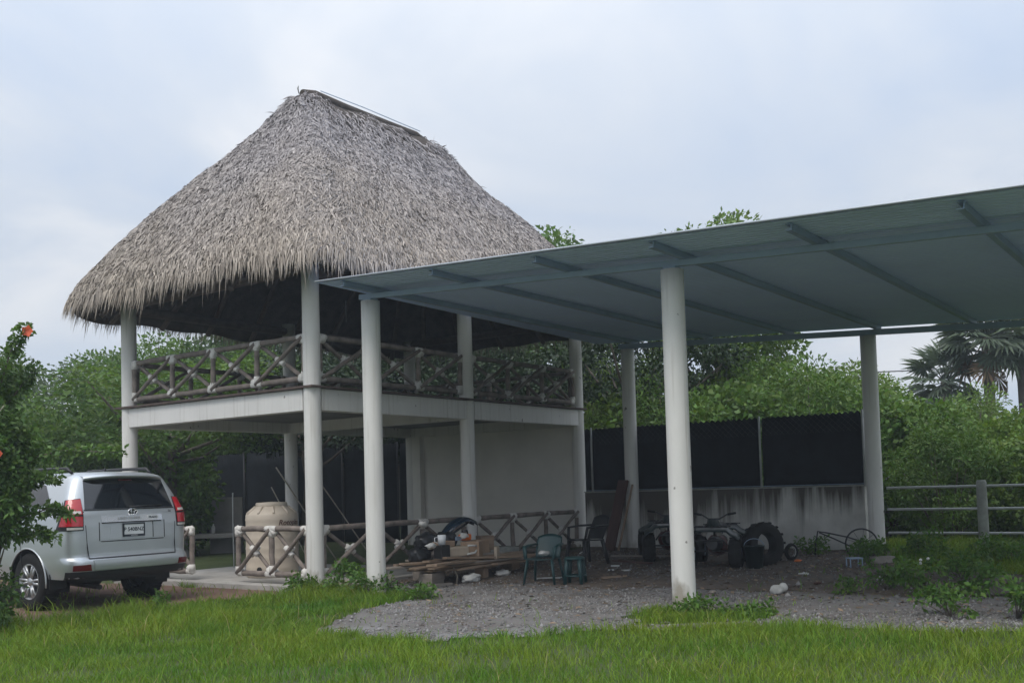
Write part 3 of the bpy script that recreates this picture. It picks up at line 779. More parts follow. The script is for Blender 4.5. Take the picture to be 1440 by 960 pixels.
def build_palms():
    q = random.Random(5)
    green = [fan_mesh(q) for _ in range(3)]; dry = [fan_mesh(q, 0.5, 16) for _ in range(2)]
    for me in green: me.materials.append(M['palm'])
    for me in dry: me.materials.append(M['palm_dry'])
    def palm(x, y, h, s, label, ng=54, nd=3, lean=0.0):
        u, v = uv_of(x, y)
        t = thing('fan_palm', label, 'palm', (x, y, 0.2), 0, 'fan palms beyond the fence')
        mb = MB(); mb.tube([(0, 0, -0.1), (lean * .4, 0, h * .5), (lean, 0, h)], [0.2, 0.16, 0.17], 9); mb.build('trunk', M['bark'], t)
        for i in range(ng + nd):
            d = i >= ng
            a = i * 2.4 + q.uniform(-.3, .3)
            el = q.uniform(-0.95, 1.35) if not d else q.uniform(-1.35, -0.75)
            o = link('frond', q.choice(dry if d else green), None, t)
            k = s * q.uniform(0.85, 1.15)
            o.location = (lean + 0.1 * math.cos(a), 0.1 * math.sin(a), h + (-0.15 if d else 0.1 * math.sin(el)) - (q.uniform(0, .5) if d else 0))
            o.rotation_euler = (q.uniform(-0.5, 0.5), -el, a); o.scale = (k, k, k)
    palm(14.9, 32.0, 5.5, 1.5, 'fan palm with the fullest crown and brown hanging fronds')
    palm(16.7, 33.5, 5.8, 1.5, 'fan palm cut off by the right edge of the picture', 50, 3)
    palm(14.2, 33.5, 4.3, 1.3, 'smaller fan palm at the left of the palm clump', 36, 4)
build_palms()

def build_hibiscus():
    t = thing('hibiscus_bush', 'tall hibiscus bush with coral flowers in front of the silver car', 'bush', (-5.96, 11.6, 0.0))
    q = random.Random(3)
    cs = []; mb = MB()
    for i in range(140):
        z = q.uniform(0.15, 2.6) if i < 60 else (q.uniform(1.1, 2.1) if i < 86 else q.uniform(2.1, 3.15)); k = 1 - 0.30 * abs(z - 1.4) / 1.4 - (0.35 if z < 0.9 else 0)
        a = q.uniform(0, 6.28); r = q.uniform(0.1, 0.62) * k
        if i >= 112: a, r, z = q.uniform(-1.6, 0.5), q.uniform(0.4, 0.66), q.uniform(1.05, 2.2)
        p = (r * math.cos(a) - 0.12, r * math.sin(a), z); c = q.uniform(0.13, 0.26)
        cs.append((*p, c, c))
        if i % 2 == 0: mb.tube([(q.uniform(-.1, .1), q.uniform(-.1, .1), 0), (p[0] * .4, p[1] * .4, z * .5), p], [0.02, 0.014, 0.005], 5)
    # long shoots that reach out of the bush
    shoots = [((0.05, 0, 2.3), (0.36, -0.1, 3.15), (0.52, -.1, 3.40)), ((0, 0, 2.2), (0.36, 0.1, 2.75), (0.55, 0.1, 2.98)),
              ((-0.2, 0, 2.2), (-0.1, 0, 3.0), (-0.08, 0, 3.3)), ((0.3, 0, 1.45), (0.62, -.1, 1.7), (0.86, -.1, 1.72)),
              ((0.3, 0, 1.25), (0.75, 0, 1.38), (0.95, 0, 1.30)), ((0.3, 0, 1.05), (0.6, 0, 1.12), (0.78, 0, 1.05)), ((0.3, 0, 1.9), (0.9, 0, 2.02), (1.55, 0, 1.98)),
              ((0.1, 0, .25), (.2, -.2, .3), (.32, -.2, .22))]
    for s in shoots:
        mb.tube(s, [0.012, 0.008, 0.004], 5)
        for k in range(7):
            f = 0.25 + 0.75 * k / 6; p = Vector(s[0]).lerp(Vector(s[1]), f * 2) if f < .5 else Vector(s[1]).lerp(Vector(s[2]), f * 2 - 1)
            cs.append((p.x, p.y, p.z, 0.085, 0.07))
    link('foliage', crown_mesh('hibiscus_foliage', cs, 42000, 0.062, 0.60, shell=1.7), M['leaf_bush'], t)
    mb.build('stem', M['bark'], t)
    for a, b in (((0.1, -.45, 2.05), (0.48, -.5, 2.5)), ((-.15, -.5, 2.1), (.2, -.55, 2.38)), ((0.0, -.5, 1.95), (.12, -.5, 2.3))):
        m2 = MB(); m2.tube([a, b], [0.009, 0.005], 5); m2.build('dry_twig', M['stick'], t)
    for (x, y, z, r) in ((0.58, -0.15, 3.36, 0.062), (0.42, -0.55, 1.98, 0.075), (-0.05, -.6, 2.0, 0.06), (0.02, -.6, 1.88, 0.05)):
        m3 = MB()
        for k in range(5):
            a = k * 2 * PI / 5
            c = Vector((x, y, z)); d = Vector((math.cos(a), -0.35, math.sin(a))); s = Vector((-math.sin(a), 0, math.cos(a)))
            m3.add([c, c + d * r * .6 + s * r * .55, c + d * r * 1.15, c + d * r * .6 - s * r * .55], [(0, 1, 2, 3)])
        m3.build('flower', M['flower'], t)
build_hibiscus()

def weed(x, y, h, r, label, n=420, flowers=False):
    u, v = uv_of(x, y); z0 = float(ground_z(np.array([x]), np.array([y]))[0])
    t = thing('weed', label, 'weed', (x, y, z0))
    q = random.Random(int(x * 100 + y)); cs = []; mb = MB()
    for i in range(11):
        a = q.uniform(0, 6.28); rr = r * q.uniform(0.1, 0.9); z = h * q.uniform(0.3, 0.95)
        p = (rr * math.cos(a), rr * math.sin(a), z); cs.append((*p, r * .34, r * .28))
        mb.tube([(0, 0, 0), (p[0] * .6, p[1] * .6, z * .6), p], [0.006, 0.004, 0.002], 4)
    link('foliage', crown_mesh('weed_foliage', cs, n, 0.065, 0.5, shell=1.6), M['weed'], t)
    mb.build('stem', M['bark'], t)
    if flowers:
        for i in range(3):
            f = MB(); f.blob((q.uniform(-.1, .1), q.uniform(-.1, .0), h * q.uniform(.9, 1.05)), 0.02, 1); f.build('flower', M['bag_white'], t)
    return t
def build_weeds():
    weed(4.60, 12.9, 0.36, 0.26, 'low leafy weed beside the flat pale block on the gravel')
    weed(4.72, 12.1, 0.44, 0.28, 'leafy weed with small white flowers on the gravel', 520, True)
    weed(4.42, 10.6, 0.30, 0.34, 'wide low weed at the front edge of the gravel, right', 560)
    weed(4.95, 10.3, 0.36, 0.40, 'largest weed clump at the right edge of the gravel', 700)
    weed(4.02, 12.6, 0.20, 0.14, 'small upright weed alone in the middle of the gravel', 200)
    weed(5.35, 11.9, 0.34, 0.36, 'bushy weed at the right edge of the picture', 560)
    weed(5.75, 13.4, 0.40, 0.42, 'weed clump in front of the pipe fence post', 700)
    weed(6.25, 15.9, 0.40, 0.40, 'tall dark weed clump between the fence post and the carport column', 900)
    weed(5.35, 15.7, 0.34, 0.32, 'weeds at the foot of the back right carport column', 620)
    weed(7.0, 15.0, 0.36, 0.5, 'weeds under the rails right of the fence post', 800)
    weed(5.62, 16.85, 0.26, 0.3, 'dark weeds growing through the black hoop at the wall', 300)
    weed(4.95, 17.3, 0.26, 0.3, 'low weeds along the stained wall beside the small wheel', 420)
    weed(-1.95, 14.35, 0.34, 0.34, 'leafy weeds at the foot of the front left carport column', 620)
    weed(-2.45, 14.75, 0.46, 0.42, 'tallest weed clump beside the pavilion corner column', 800)
    weed(-3.05, 15.0, 0.26, 0.32, 'weeds around the foot of the pavilion corner column', 520)
    weed(-1.35, 13.85, 0.16, 0.36, 'low creeping weeds between the front left column and gravel', 420)
    weed(2.0, 11.45, 0.16, 0.34, 'low creeping weeds at the foot of the front right column', 460)
    weed(-4.72, 13.75, 0.22, 0.13, 'single sprouting weed behind the silver car', 160)
    weed(2.5, 11.2, 0.12, 0.3, 'flat weeds right of the front right column', 360)
build_weeds()

# ------------------------------------------------------------------ thatched pavilion
FLOOR0, BEAM0, BEAM1, FLOOR1 = 0.09, 2.70, 3.03, 3.07
PAV = thing('thatched_pavilion', 'two-storey open pavilion with white columns and a thatched hip roof', 'pavilion', W(0, 0, 0), ROT)
def column_mesh(h, r=0.131):
    mb = MB(); prof = [(0.001, -0.15)] + [(r, -0.15)] + [(r * (1 + 0.006 * math.sin(k * 1.9)), h * k / 10) for k in range(11)] + [(0.001, h)]
    mb.lathe(prof, 28)
    return mb.mesh('column')
def log_mesh(L, r, seed):
    q = random.Random(seed); mb = MB(); n = 5
    mb.tube([(L * i / n, q.uniform(-.006, .006), q.uniform(-.006, .006)) for i in range(n + 1)], [r * q.uniform(0.92, 1.07) for i in range(n + 1)], 10)
    return mb.mesh('log')
def log(name, parent, a, b, r, seed, m='log'):
    a, b = Vector(a), Vector(b); d = b - a
    o = link(name, log_mesh(d.length, r, seed), M[m], parent, a)
    o.rotation_euler = d.to_track_quat('X', 'Z').to_euler()
    return o
def joint(parent, p, dirs, r=0.062, L=0.12, seed=0):
    mb = MB(); p = Vector(p); q = random.Random(seed)
    mb.blob(p, r * 1.12, 1, 0.08, seed)
    for d in dirs:
        d = Vector(d).normalized(); k = L * q.uniform(0.85, 1.15)
        mb.tube([p, p + d * k * .55, p + d * k], [r, r * 0.98, r * q.uniform(0.86, 0.95)], 9)
    return mb.build('joint', M['joint'], parent)
def railing(a, b, n, zb, zt, inset=0.19, label=None, ends=True):
    """a log balustrade from a to b (u, v) with n crossed panels"""
    r = empty('railing', (0, 0, 0)); r.parent = PAV
    if label: r['label'] = label
    a, b = Vector((*a, 0)), Vector((*b, 0)); d = (b - a).normalized(); Lt = (b - a).length
    pos = [inset + (Lt - 2 * inset) * i / n for i in range(n + 1)]
    up = Vector((0, 0, 1)); sd = int(a.x * 31 + a.y * 17 + zb * 7) & 1023
    P = lambda s, z: a + d * s + up * z
    for i, s in enumerate(pos):
        if ends or 0 < i < n: log('post', r, P(s, zb + .02), P(s, zt - .02), 0.043, sd + i)
        nb = [up]; nt_ = [-up]
        if i > 0: nb.append(-d); nt_.append(-d)
        if i < n: nb.append(d); nt_.append(d)
        hgt = zt - zb; wd = pos[1] - pos[0]; dg = Vector((d.x * wd, d.y * wd, hgt)).normalized(); dg2 = Vector((d.x * wd, d.y * wd, -hgt)).normalized()
        if i < n: nb.append(dg); nt_.append(dg2)
        if i > 0: nb.append(-dg2); nt_.append(-dg)
        joint(r, P(s, zb), nb, 0.053, 0.115, sd + i); joint(r, P(s, zt), nt_, 0.053, 0.115, sd + 50 + i)
        if i < n:
            s2 = pos[i + 1]
            log('rail', r, P(s, zb), P(s2, zb), 0.047, sd + 100 + i); log('rail', r, P(s, zt), P(s2, zt), 0.045, sd + 200 + i)
            off = d.cross(up) * 0.035
            log('brace', r, P(s, zb) + off, P(s2, zt) + off, 0.033, sd + 300 + i); log('brace', r, P(s, zt) - off, P(s2, zb) - off, 0.033, sd + 400 + i)
            joint(r, P((s + s2) / 2, (zb + zt) / 2), [dg, -dg, dg2, -dg2], 0.046, 0.10, sd + 500 + i)
    return r
def build_pavilion():
    cm = column_mesh(4.95)
    for u in (0, LEN / 2, LEN):
        for v in (0, WID): link('column', cm, M['white_paint'], PAV, (u, v, 0))
    # ground slab, upper floor with its edge beams
    mb = MB(); mb.box((LEN / 2, WID / 2, FLOOR0 - 0.13), (LEN + 0.42, WID + 0.42, 0.26)); mb.build('ground_slab', M['concrete'], PAV, bev=0.012)
    h = BEAM1 - BEAM0; zc = (BEAM0 + BEAM1) / 2
    for v in (0.0, WID):
        for u0, u1 in ((0.115, LEN / 2 - 0.115), (LEN / 2 + 0.115, LEN - 0.115)):
            MB().box(((u0 + u1) / 2, v, zc), (u1 - u0, 0.19, h)).build('edge_beam', M['beam_paint'], PAV, bev=0.008)
    for u in (0.0, LEN / 2, LEN):
        MB().box((u, WID / 2, zc - (0.003 if u else 0)), (0.19, WID - 0.23, h - 0.004)).build('edge_beam' if u != LEN / 2 else 'cross_beam', M['beam_paint'], PAV, bev=0.008)
    for u0, u1 in ((0.1, LEN / 2 - 0.1), (LEN / 2 + 0.1, LEN - 0.1)):
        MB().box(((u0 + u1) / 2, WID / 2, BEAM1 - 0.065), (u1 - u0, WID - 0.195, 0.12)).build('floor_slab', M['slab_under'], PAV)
    MB().box((LEN / 2 - 0.01, WID / 2 + 0.02, (BEAM1 + FLOOR1) / 2 + 0.002), (LEN + 0.30, WID + 0.36, FLOOR1 - BEAM1 - 0.004)).build('floor_deck', M['dark_wood'], PAV, bev=0.004)
    # plastered end wall under the far end of the floor, with its return pier
    MB().box((LEN + 0.06, WID / 2, (FLOOR0 + BEAM0) / 2), (0.14, WID - 0.27, BEAM0 - FLOOR0 - 0.004)).build('end_wall', M['wall_paint'], PAV, bev=0.006)
    MB().box((LEN - 0.085, WID - 0.27, (FLOOR0 + BEAM0) / 2), (0.15, 0.24, BEAM0 - FLOOR0 - 0.006)).build('pier', M['wall_paint'], PAV, bev=0.006)
    # balustrades
    zb0, zt0, zb1, zt1 = 0.235, 0.93, 3.19, 3.83
    railing((0, 0), (0, 1.92), 2, zb0, zt0, 0.17, 'log railing beside the pavilion corner, in front of the beige tank')
    railing((0, 2.86), (0, WID), 2, zb0, zt0, 0.06, 'log railing partly hidden behind the silver car')
    railing((0, 0), (LEN / 2, 0), 3, zb0, zt0, 0.17, 'log railing between the corner column and the middle column')
    railing((LEN / 2, 0), (LEN, 0), 3, zb0, zt0, 0.17, 'log railing in front of the pale end wall, behind the green chair')
    railing((0, 0), (0, WID), 4, zb1, zt1, 0.16, 'upper log railing on the short side over the car')
    railing((0, 0), (LEN / 2, 0), 3, zb1, zt1, 0.16, 'upper log railing over the lumber pile')
    railing((LEN / 2, 0), (LEN, 0), 3, zb1, zt1, 0.16, 'upper log railing over the pale end wall')
    railing((0, WID), (LEN / 2, WID), 3, zb1, zt1, 0.16, 'upper log railing at the back, left half')
    railing((LEN / 2, WID), (LEN, WID), 3, zb1, zt1, 0.16, 'upper log railing at the back, right half')
    railing((LEN, 0), (LEN, WID), 4, zb1, zt1, 0.16, 'upper log railing on the far short side')
    # pole plates and roof poles under the thatch
    k = 0
    for a, b in (((0, 0), (LEN, 0)), ((0, WID), (LEN, WID)), ((0, 0), (0, WID)), ((LEN, 0), (LEN, WID))):
        log('roof_plate', PAV, (*a, 4.80 + 0.08 * (k > 1)), (*b, 4.80 + 0.08 * (k > 1)), 0.085, 900 + k, 'dark_wood'); k += 1
    for i in range(8):
        u = LEN * i / 7; ur = min(max(u, 2.3), 5.3)
        for v in (-0.55, WID + 0.55): log('roof_pole', PAV, (u, v, 4.62), (ur, WID / 2, 8.5), 0.05, 920 + i, 'dark_wood')
    for i in range(5):
        v = WID * i / 4
        for u, ur in ((-0.55, 2.3), (LEN + 0.55, 5.3)): log('roof_pole', PAV, (u, v, 4.62), (ur, WID / 2, 8.5), 0.05, 940 + i, 'dark_wood')
build_pavilion()

RIDGE_Z, EAVE_Z, OVH = 8.86, 5.03, 0.90
RU0, RU1 = 2.22, 5.38
def eave_pt(s):
    """rounded rectangle outline of the eaves, s in 0..1"""
    hx, hy, r = LEN / 2 + OVH, WID / 2 + OVH, 0.85
    a = 2 * PI * s
    # walk along the outline by arc length
    segs = [(hx - r) * 2, PI / 2 * r, (hy - r) * 2, PI / 2 * r] * 2
    t = s * sum(segs[:8]); t %= sum(segs)
    x = y = 0
    corners = [(hx - r, -(hy - r), -PI / 2), (hx - r, hy - r, 0), (-(hx - r), hy - r, PI / 2), (-(hx - r), -(hy - r), PI)]
    starts = [((-(hx - r)), -hy, 1, 0), (hx, -(hy - r), 0, 1), (hx - r, hy, -1, 0), (-hx, hy - r, 0, -1)]
    for k in range(4):
        if t <= segs[2 * k]:
            x0, y0, dx, dy = starts[k]; return (LEN / 2 + x0 + dx * t, WID / 2 + y0 + dy * t)
        t -= segs[2 * k]
        if t <= segs[2 * k + 1]:
            cx, cy, a0 = corners[k]; an = a0 + t / r
            return (LEN / 2 + cx + r * math.cos(an), WID / 2 + cy + r * math.sin(an))
        t -= segs[2 * k + 1]
    return starts[0][0] + LEN / 2, starts[0][1] + WID / 2
NS = 720
EAVE = np.array([eave_pt(i / NS) for i in range(NS)])
def ridge_pt(e):
    u = np.clip(RU0 + (e[:, 0] + 0.0 - 0.9) / (LEN - 1.8) * (RU1 - RU0), RU0, RU1)
    return np.stack([u, np.full(len(e), WID / 2)], -1)
RIDGE = ridge_pt(EAVE)
def roof_f(t):
    return t + 0.030 * np.sin(2 * PI * t)
def roof_surf(s, t):
    """s, t arrays -> points in the pavilion's frame"""
    i = (s * NS); i0 = np.floor(i).astype(int) % NS; i1 = (i0 + 1) % NS; f = (i - np.floor(i))[:, None]
    E = EAVE[i0] * (1 - f) + EAVE[i1] * f; Rr = RIDGE[i0] * (1 - f) + RIDGE[i1] * f
    t_ = t[:, None]
    # a small blunt head along the ridge so the hips do not meet in a knife edge
    d = E - Rr; L = np.linalg.norm(d, axis=1, keepdims=True); head = 0.16 * d / L
    xy = Rr + head * np.clip(t_ * 14, 0, 1) + (d - head) * t_
    z = RIDGE_Z - (RIDGE_Z - EAVE_Z) * roof_f(t) - 0.10 * np.clip((t - 0.93) / 0.07, 0, 1) ** 2
    lump = 0.030 * (np.sin(s * 61) * np.sin(t * 9 + 1) + np.sin(s * 117 + 2) * np.sin(t * 17))
    return np.concatenate([xy, (z + lump)[:, None]], 1)
def build_thatch():
    ns, nt_ = 144, 26
    s = np.arange(ns) / ns; t = np.linspace(0, 1, nt_ + 1)
    Sg, Tg = np.meshgrid(s, t)
    V = roof_surf(Sg.ravel(), Tg.ravel())
    V[:, 2] -= 0.03
    inner = V.copy(); inner[:, 2] -= 0.20
    n = len(V); F = []
    for j in range(nt_):
        for i in range(ns):
            a, b = j * ns + i, j * ns + (i + 1) % ns
            F.append((a, b, b + ns, a + ns)[::-1]); F.append((n + a, n + b, n + b + ns, n + a + ns))
    for i in range(ns):
        a, b = nt_ * ns + i, nt_ * ns + (i + 1) % ns
        F.append((a, b, n + b, n + a)[::-1])
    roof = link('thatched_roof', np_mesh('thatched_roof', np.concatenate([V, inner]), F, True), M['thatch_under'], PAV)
    # the palm leaf strips, laid in courses from the eaves up
    def strips(n, t_of, Lr, wr, lift, spread, droop, name):
        s = RNG.random(n); t = t_of(n)
        P = roof_surf(s, t); e = 0.01
        Q = roof_surf(s, np.clip(t + e, 0, 1.0)); Q0 = roof_surf(s, np.clip(t - e, 0, 1.0)); D = Q - Q0; D /= np.linalg.norm(D, axis=1, keepdims=True) + 1e-9
        Sx = roof_surf((s + 0.002) % 1, t) - P; Sx /= np.linalg.norm(Sx, axis=1, keepdims=True) + 1e-9
        Nn = np.cross(Sx, D); Nn *= np.sign(Nn[:, 2:3] + 1e-9)
        Nn /= np.linalg.norm(Nn, axis=1, keepdims=True) + 1e-9
        ang = RNG.normal(0, spread, n)[:, None]
        d = D * np.cos(ang) + Sx * np.sin(ang); sd = Sx * np.cos(ang) - D * np.sin(ang)
        tw = RNG.normal(0, 0.5, n)[:, None]; sd = sd * np.cos(tw) + Nn * np.sin(tw)
        L = RNG.uniform(*Lr, n)[:, None]; w = RNG.uniform(*wr, n)[:, None]
        up = RNG.uniform(*lift, n)[:, None]
        A = P + Nn * 0.0; B = P + d * L * 0.5 + Nn * up; C = P + d * L + Nn * up * RNG.uniform(0.3, 1.3, n)[:, None]
        C[:, 2] -= (droop * L[:, 0] * RNG.uniform(0.2, 1.0, n))
        V = np.stack([A - sd * w * .4, A + sd * w * .4, B + sd * w * .5, B - sd * w * .5, C], 1)
        F = (np.array([(0, 1, 2), (0, 2, 3), (3, 2, 4)])[None] + (np.arange(n) * 5)[:, None, None]).reshape(-1, 3)
        o = link(name, np_mesh(name, V.reshape(-1, 3), F), M['thatch'], roof); stuff(o)
        return o
    area_t = lambda n: np.sqrt(RNG.random(n)) * 0.968 + 0.022
    strips(215000, area_t, (0.14, 0.30), (0.012, 0.027), (0.008, 0.05), 0.45, 0.10, 'thatch')
    strips(21000, lambda n: 1 - 0.07 * RNG.random(n) ** 1.2, (0.14, 0.37), (0.012, 0.026), (0.0, 0.06), 0.34, 0.65, 'eave_fringe')
    # long loose strips that hang below the fringe
    strips(420, lambda n: np.full(n, 0.985), (0.26, 0.50), (0.014, 0.028), (0.0, 0.02), 0.2, 0.9, 'loose_strip')
    # ridge: capping of flat leaves and the two tie wires over it
    mb = MB(); q = random.Random(4)
    P = lambda u, z: (u, WID / 2 + q.uniform(-.02, .02), z)
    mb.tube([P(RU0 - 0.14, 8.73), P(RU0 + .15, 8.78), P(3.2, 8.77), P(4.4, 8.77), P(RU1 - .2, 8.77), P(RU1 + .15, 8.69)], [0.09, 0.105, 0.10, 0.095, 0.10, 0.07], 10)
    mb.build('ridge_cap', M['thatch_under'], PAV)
    for dv in (-0.07, 0.06):
        mb = MB(); mb.tube([(RU0 + .25, WID / 2 + dv, 8.895), (3.6, WID / 2 + dv, 8.91), (RU1 - .1, WID / 2 + dv, 8.885)], 0.008, 6); mb.build('ridge_wire', M['steel'], PAV)
build_thatch()

# ------------------------------------------------------------------ carport
CAR_V = (-1.417, -6.138, -10.86)
def kz(v): return 0.054 * (v + 6.138)
def build_carport():
    cp = thing('carport', 'open steel-roofed carport on round white columns beside the pavilion', 'carport', W(0, 0, 0), ROT)
    for u in (-0.196, 7.151):
        for v in CAR_V:
            h = 3.885 + kz(v) + 0.0; zg = float(gz(u))
            link('column', column_mesh(h, 0.133), M['white_paint'], cp, (u, v, 0))
            ht = 0.032 if u < 0 else 0.008; MB().box((u, v, h + ht / 2), (0.15, 0.15, ht)).build('cap_plate', M['steel'], cp)
    sl = math.atan(0.054)
    for u in (-0.196, 7.151):       # beams along the rows of columns
        v0, v1 = -1.22, -12.3; L = (v0 - v1) / math.cos(sl)
        hb = 0.072 if u < 0 else 0.10; MB().box((u, (v0 + v1) / 2, 3.885 + kz((v0 + v1) / 2) + 0.108 - hb / 2), (0.06, L, hb), rotm(sl, 0, 0)).build('beam', M['steel'], cp, bev=0.006)
    vs = [-1.56, -3.16, -4.76, -6.31, -7.85, -9.45, -11.05]
    for v in vs:
        mb = MB(); z = 3.885 + kz(v) + 0.110
        u0 = -0.86 - 0.02 * (-v - 1); u1 = 7.36
        # a C section: web with two flanges
        mb.box(((u0 + u1) / 2, v, z + 0.037), (u1 - u0, 0.012, 0.070))
        for zz in (0.006, 0.068): mb.box(((u0 + u1) / 2, v + 0.03, z + zz), (u1 - u0 - .002, 0.058, 0.010))
        mb.build('rafter', M['rafter'], cp)
    # ribbed roof sheet
    VL, VR = lambda u: -1.12 + 0.074 * (u + 0.9), -12.4
    UF = lambda v: -0.93 - 0.033 * (-v - 1.1)
    UB = 7.5
    prof = []; x = 0.0
    NR = 84                                    # trapezoid ribs across the whole depth of the roof
    for k in range(NR):
        for a, h in ((0.0, 0.0), (0.42, 0.0), (0.56, 0.030), (0.86, 0.030)): prof.append(((k + a) / NR, h))
    prof = [p for p in prof if p[0] < 1] + [(1.0, 0)]
    vb, nv = [], 6
    top = []
    for j in range(nv + 1):
        b = j / nv
        for a, h in prof:
            v_ = -1.1 + (VR + 1.1) * b; u = UF(v_) + (UB - UF(v_)) * a
            v = VL(u) + (VR - VL(u)) * b
            z = 3.885 + kz(v) + 0.186
            vb.append((u, v, z + h)); top.append((u, v, z + h + 0.004))
    n = len(vb); k = len(prof); F = []
    for j in range(nv):
        for i in range(k - 1):
            a = j * k + i; F.append((a, a + 1, a + k + 1, a + k)); F.append((n + a, n + a + k, n + a + k + 1, n + a + 1))
    link('roof_sheet', np_mesh('roof_sheet', vb + top, F), M['sheet'], cp)
    # folded edge strips
    mb = MB(); mb.tube([(UF(v) - 0.012, v, 3.885 + kz(v) + 0.200) for v in (-1.10, -4, -8, VR)], 0.014, 6); mb.build('edge_strip', M['sheet_edge'], cp)
    mb = MB(); mb.tube([(u, VL(u) + .012, 3.885 + kz(VL(u)) + 0.196) for u in (-0.93, 3, UB)], 0.010, 6); mb.build('edge_strip', M['sheet'], cp)
    # drain stub and strap near the first column
    MB().tube([(-0.42, -1.16, 4.16), (-0.42, -1.16, 3.86)], 0.010, 6).build('hanging_strap', M['black_metal'], cp)
build_carport()

# ------------------------------------------------------------------ boundary wall, shade net, pipe fence
def build_boundary():
    v0, v1 = -5.93, -0.25
    zb = 0.1
    t = thing('boundary_wall', 'low rain-stained concrete wall behind the carport', 'wall', W(7.33, v0, zb), ROT)
    MB().box((0, (v1 - v0) / 2, (1.31 - zb) / 2 - 0.1), (0.14, v1 - v0, 1.31 - zb + 0.2)).build('wall', M['stained'], t, bev=0.012)
    MB().box((0.0, (v1 - v0) / 2, 1.31 - zb + 0.012), (0.165, v1 - v0 + 0.03, 0.024)).build('coping', M['post'], t, bev=0.006)
    n = thing('shade_net_fence', 'black shade net on steel posts standing on the stained wall', 'fence', W(7.36, v0, 1.33), ROT)
    def net(parent, L, h, z0=0.0, rows=(0.0,), teeth=0.045):
        def P(a, b):
            y = a * L
            top = h - (teeth * (0.5 + 0.5 * math.cos(y / 0.055 * PI)) if b == 1 else 0)
            return (0.05 * math.sin(y * 1.7) * math.sin(b * 2.6) + 0.022 * math.sin(y * 5.3 + b * 4) + 0.012 * math.sin(y * 13 - b * 9), y, z0 + top * b)
        nu = int(L / 0.055); mb = MB(); mb.grid(P, nu, 6)
        o = mb.build('netting', M['net'], parent)
        md = o.modifiers.new('solid', 'SOLIDIFY'); md.thickness = 0.004
        return o
    L = v1 - v0
    for a, b in ((0.03, 1.86), (1.92, 3.68), (3.74, 5.49), (5.55, L)):
        m = net(n, b - a, 1.30); m.location = (0, a, 0)
    for v in (0.0, 1.89, 3.71, 5.52):
        MB().tube([(-0.045, v, -0.02), (-0.045, v, 1.31)], 0.021, 8).build('post', M['pipe'], n)
    MB().tube([(-0.03, 0, 0.02), (-0.03, L, 0.02)], 0.006, 5).build('tension_wire', M['steel'], n)
    # the diamond wire mesh the net hangs on shows along the top
    mb = MB()
    for k in range(int(L / 0.11)):
        y = k * 0.11
        if y + 0.30 < L:
            mb.tube([(-0.016, y, 1.25), (-0.016, y + 0.30, 0.95)], 0.0022, 3, cap=False); mb.tube([(-0.018, y + 0.30, 1.25), (-0.018, y, 0.95)], 0.0022, 3, cap=False)
    stuff(mb.build('wire_mesh', M['black_metal'], n))
    # the same net goes on to the ground behind the pavilion
    n2 = thing('shade_net_fence', 'black shade net reaching the ground behind the pavilion', 'fence', W(8.1, -0.1, 0.2), ROT)
    for i in range(9):
        m = net(n2, 1.84, 2.45); m.location = (0, i * 1.9 + 0.03, 0)
        MB().tube([(-0.045, i * 1.9, -0.1), (-0.045, i * 1.9, 2.47)], 0.021, 8).build('post', M['black_metal'], n2)
    # pipe fence
    f = thing('pipe_fence', 'white pipe rail fence on concrete posts right of the carport column', 'fence', W(7.2, -6.32, 0.1), ROT)
    for z in (1.165, 0.80, 0.405, 0.06):
        MB().tube([(0, 0, z), (0.01, -1.5, z - .004), (0, -4.1, z), (0, -7.6, z + 0.01)], 0.021 if z > .1 else 0.010, 8).build('rail', M['pipe'], f)
    for v in (-1.5, -4.2, -6.9):
        mb = MB(); mb.tube([(0.0, v, -0.2), (0, v, 1.22), (0.0, v, 1.26)], [0.085, 0.08, 0.065], 10); mb.build('post', M['post'], f)
    # utility cable far behind the fence, on poles outside the frame
    c = MB(); c.tube([(-6 + i * 2.6, 40 - i * 0.15, 5.8 - 0.055 * (i - 0) * (14 - i) * 0.14) for i in range(15)], 0.022, 5)
    tag(c.build('utility_cable', M['cable']), 'thin utility cable crossing the sky behind the right column', 'cable')
build_boundary()

# ------------------------------------------------------------------ car
def text_mesh(body, size, ext=0.002, shear=0.0, align='CENTER', bold=0.0):
    cu = bpy.data.curves.new('lettering', 'FONT'); cu.body = body; cu.size = size; cu.extrude = ext; cu.shear = shear
    cu.align_x = align; cu.align_y = 'CENTER'; cu.offset = bold; cu.resolution_u = 3
    o = bpy.data.objects.new('lettering', cu); COL.objects.link(o)
    dg = bpy.context.evaluated_depsgraph_get(); dg.update()
    me = bpy.data.meshes.new_from_object(o.evaluated_get(dg))
    bpy.data.objects.remove(o); bpy.data.curves.remove(cu)
    return me
CZ = [0.43, 0.45, 0.47, 0.50, 0.62, 0.69, 0.72, 0.80, 0.92, 1.05, 1.10, 1.135, 1.16, 1.25, 1.30, 1.34, 1.45, 1.58, 1.68, 1.75, 1.80, 1.825, 1.84]
def yr(z): return float(np.interp(z, [0.30, 0.38, 0.45, 0.62, 0.675, 0.71, 0.92, 1.12, 1.26, 1.34, 1.55, 1.74, 1.79, 1.825, 1.84],
                                  [-0.84, -0.92, -1.00, -1.03, -1.02, -0.965, -0.965, -0.960, -0.945, -0.92, -0.835, -0.755, -0.72, -0.62, -0.48]))
def yf(z): return float(np.interp(z, [0.30, 0.45, 0.70, 0.95, 1.05, 1.10, 1.135, 1.16, 1.45, 1.74, 1.82, 1.84], [3.6, 3.74, 3.78, 3.72, 3.62, 3.35, 2.75, 2.40, 1.92, 1.40, 1.1, 0.7]))
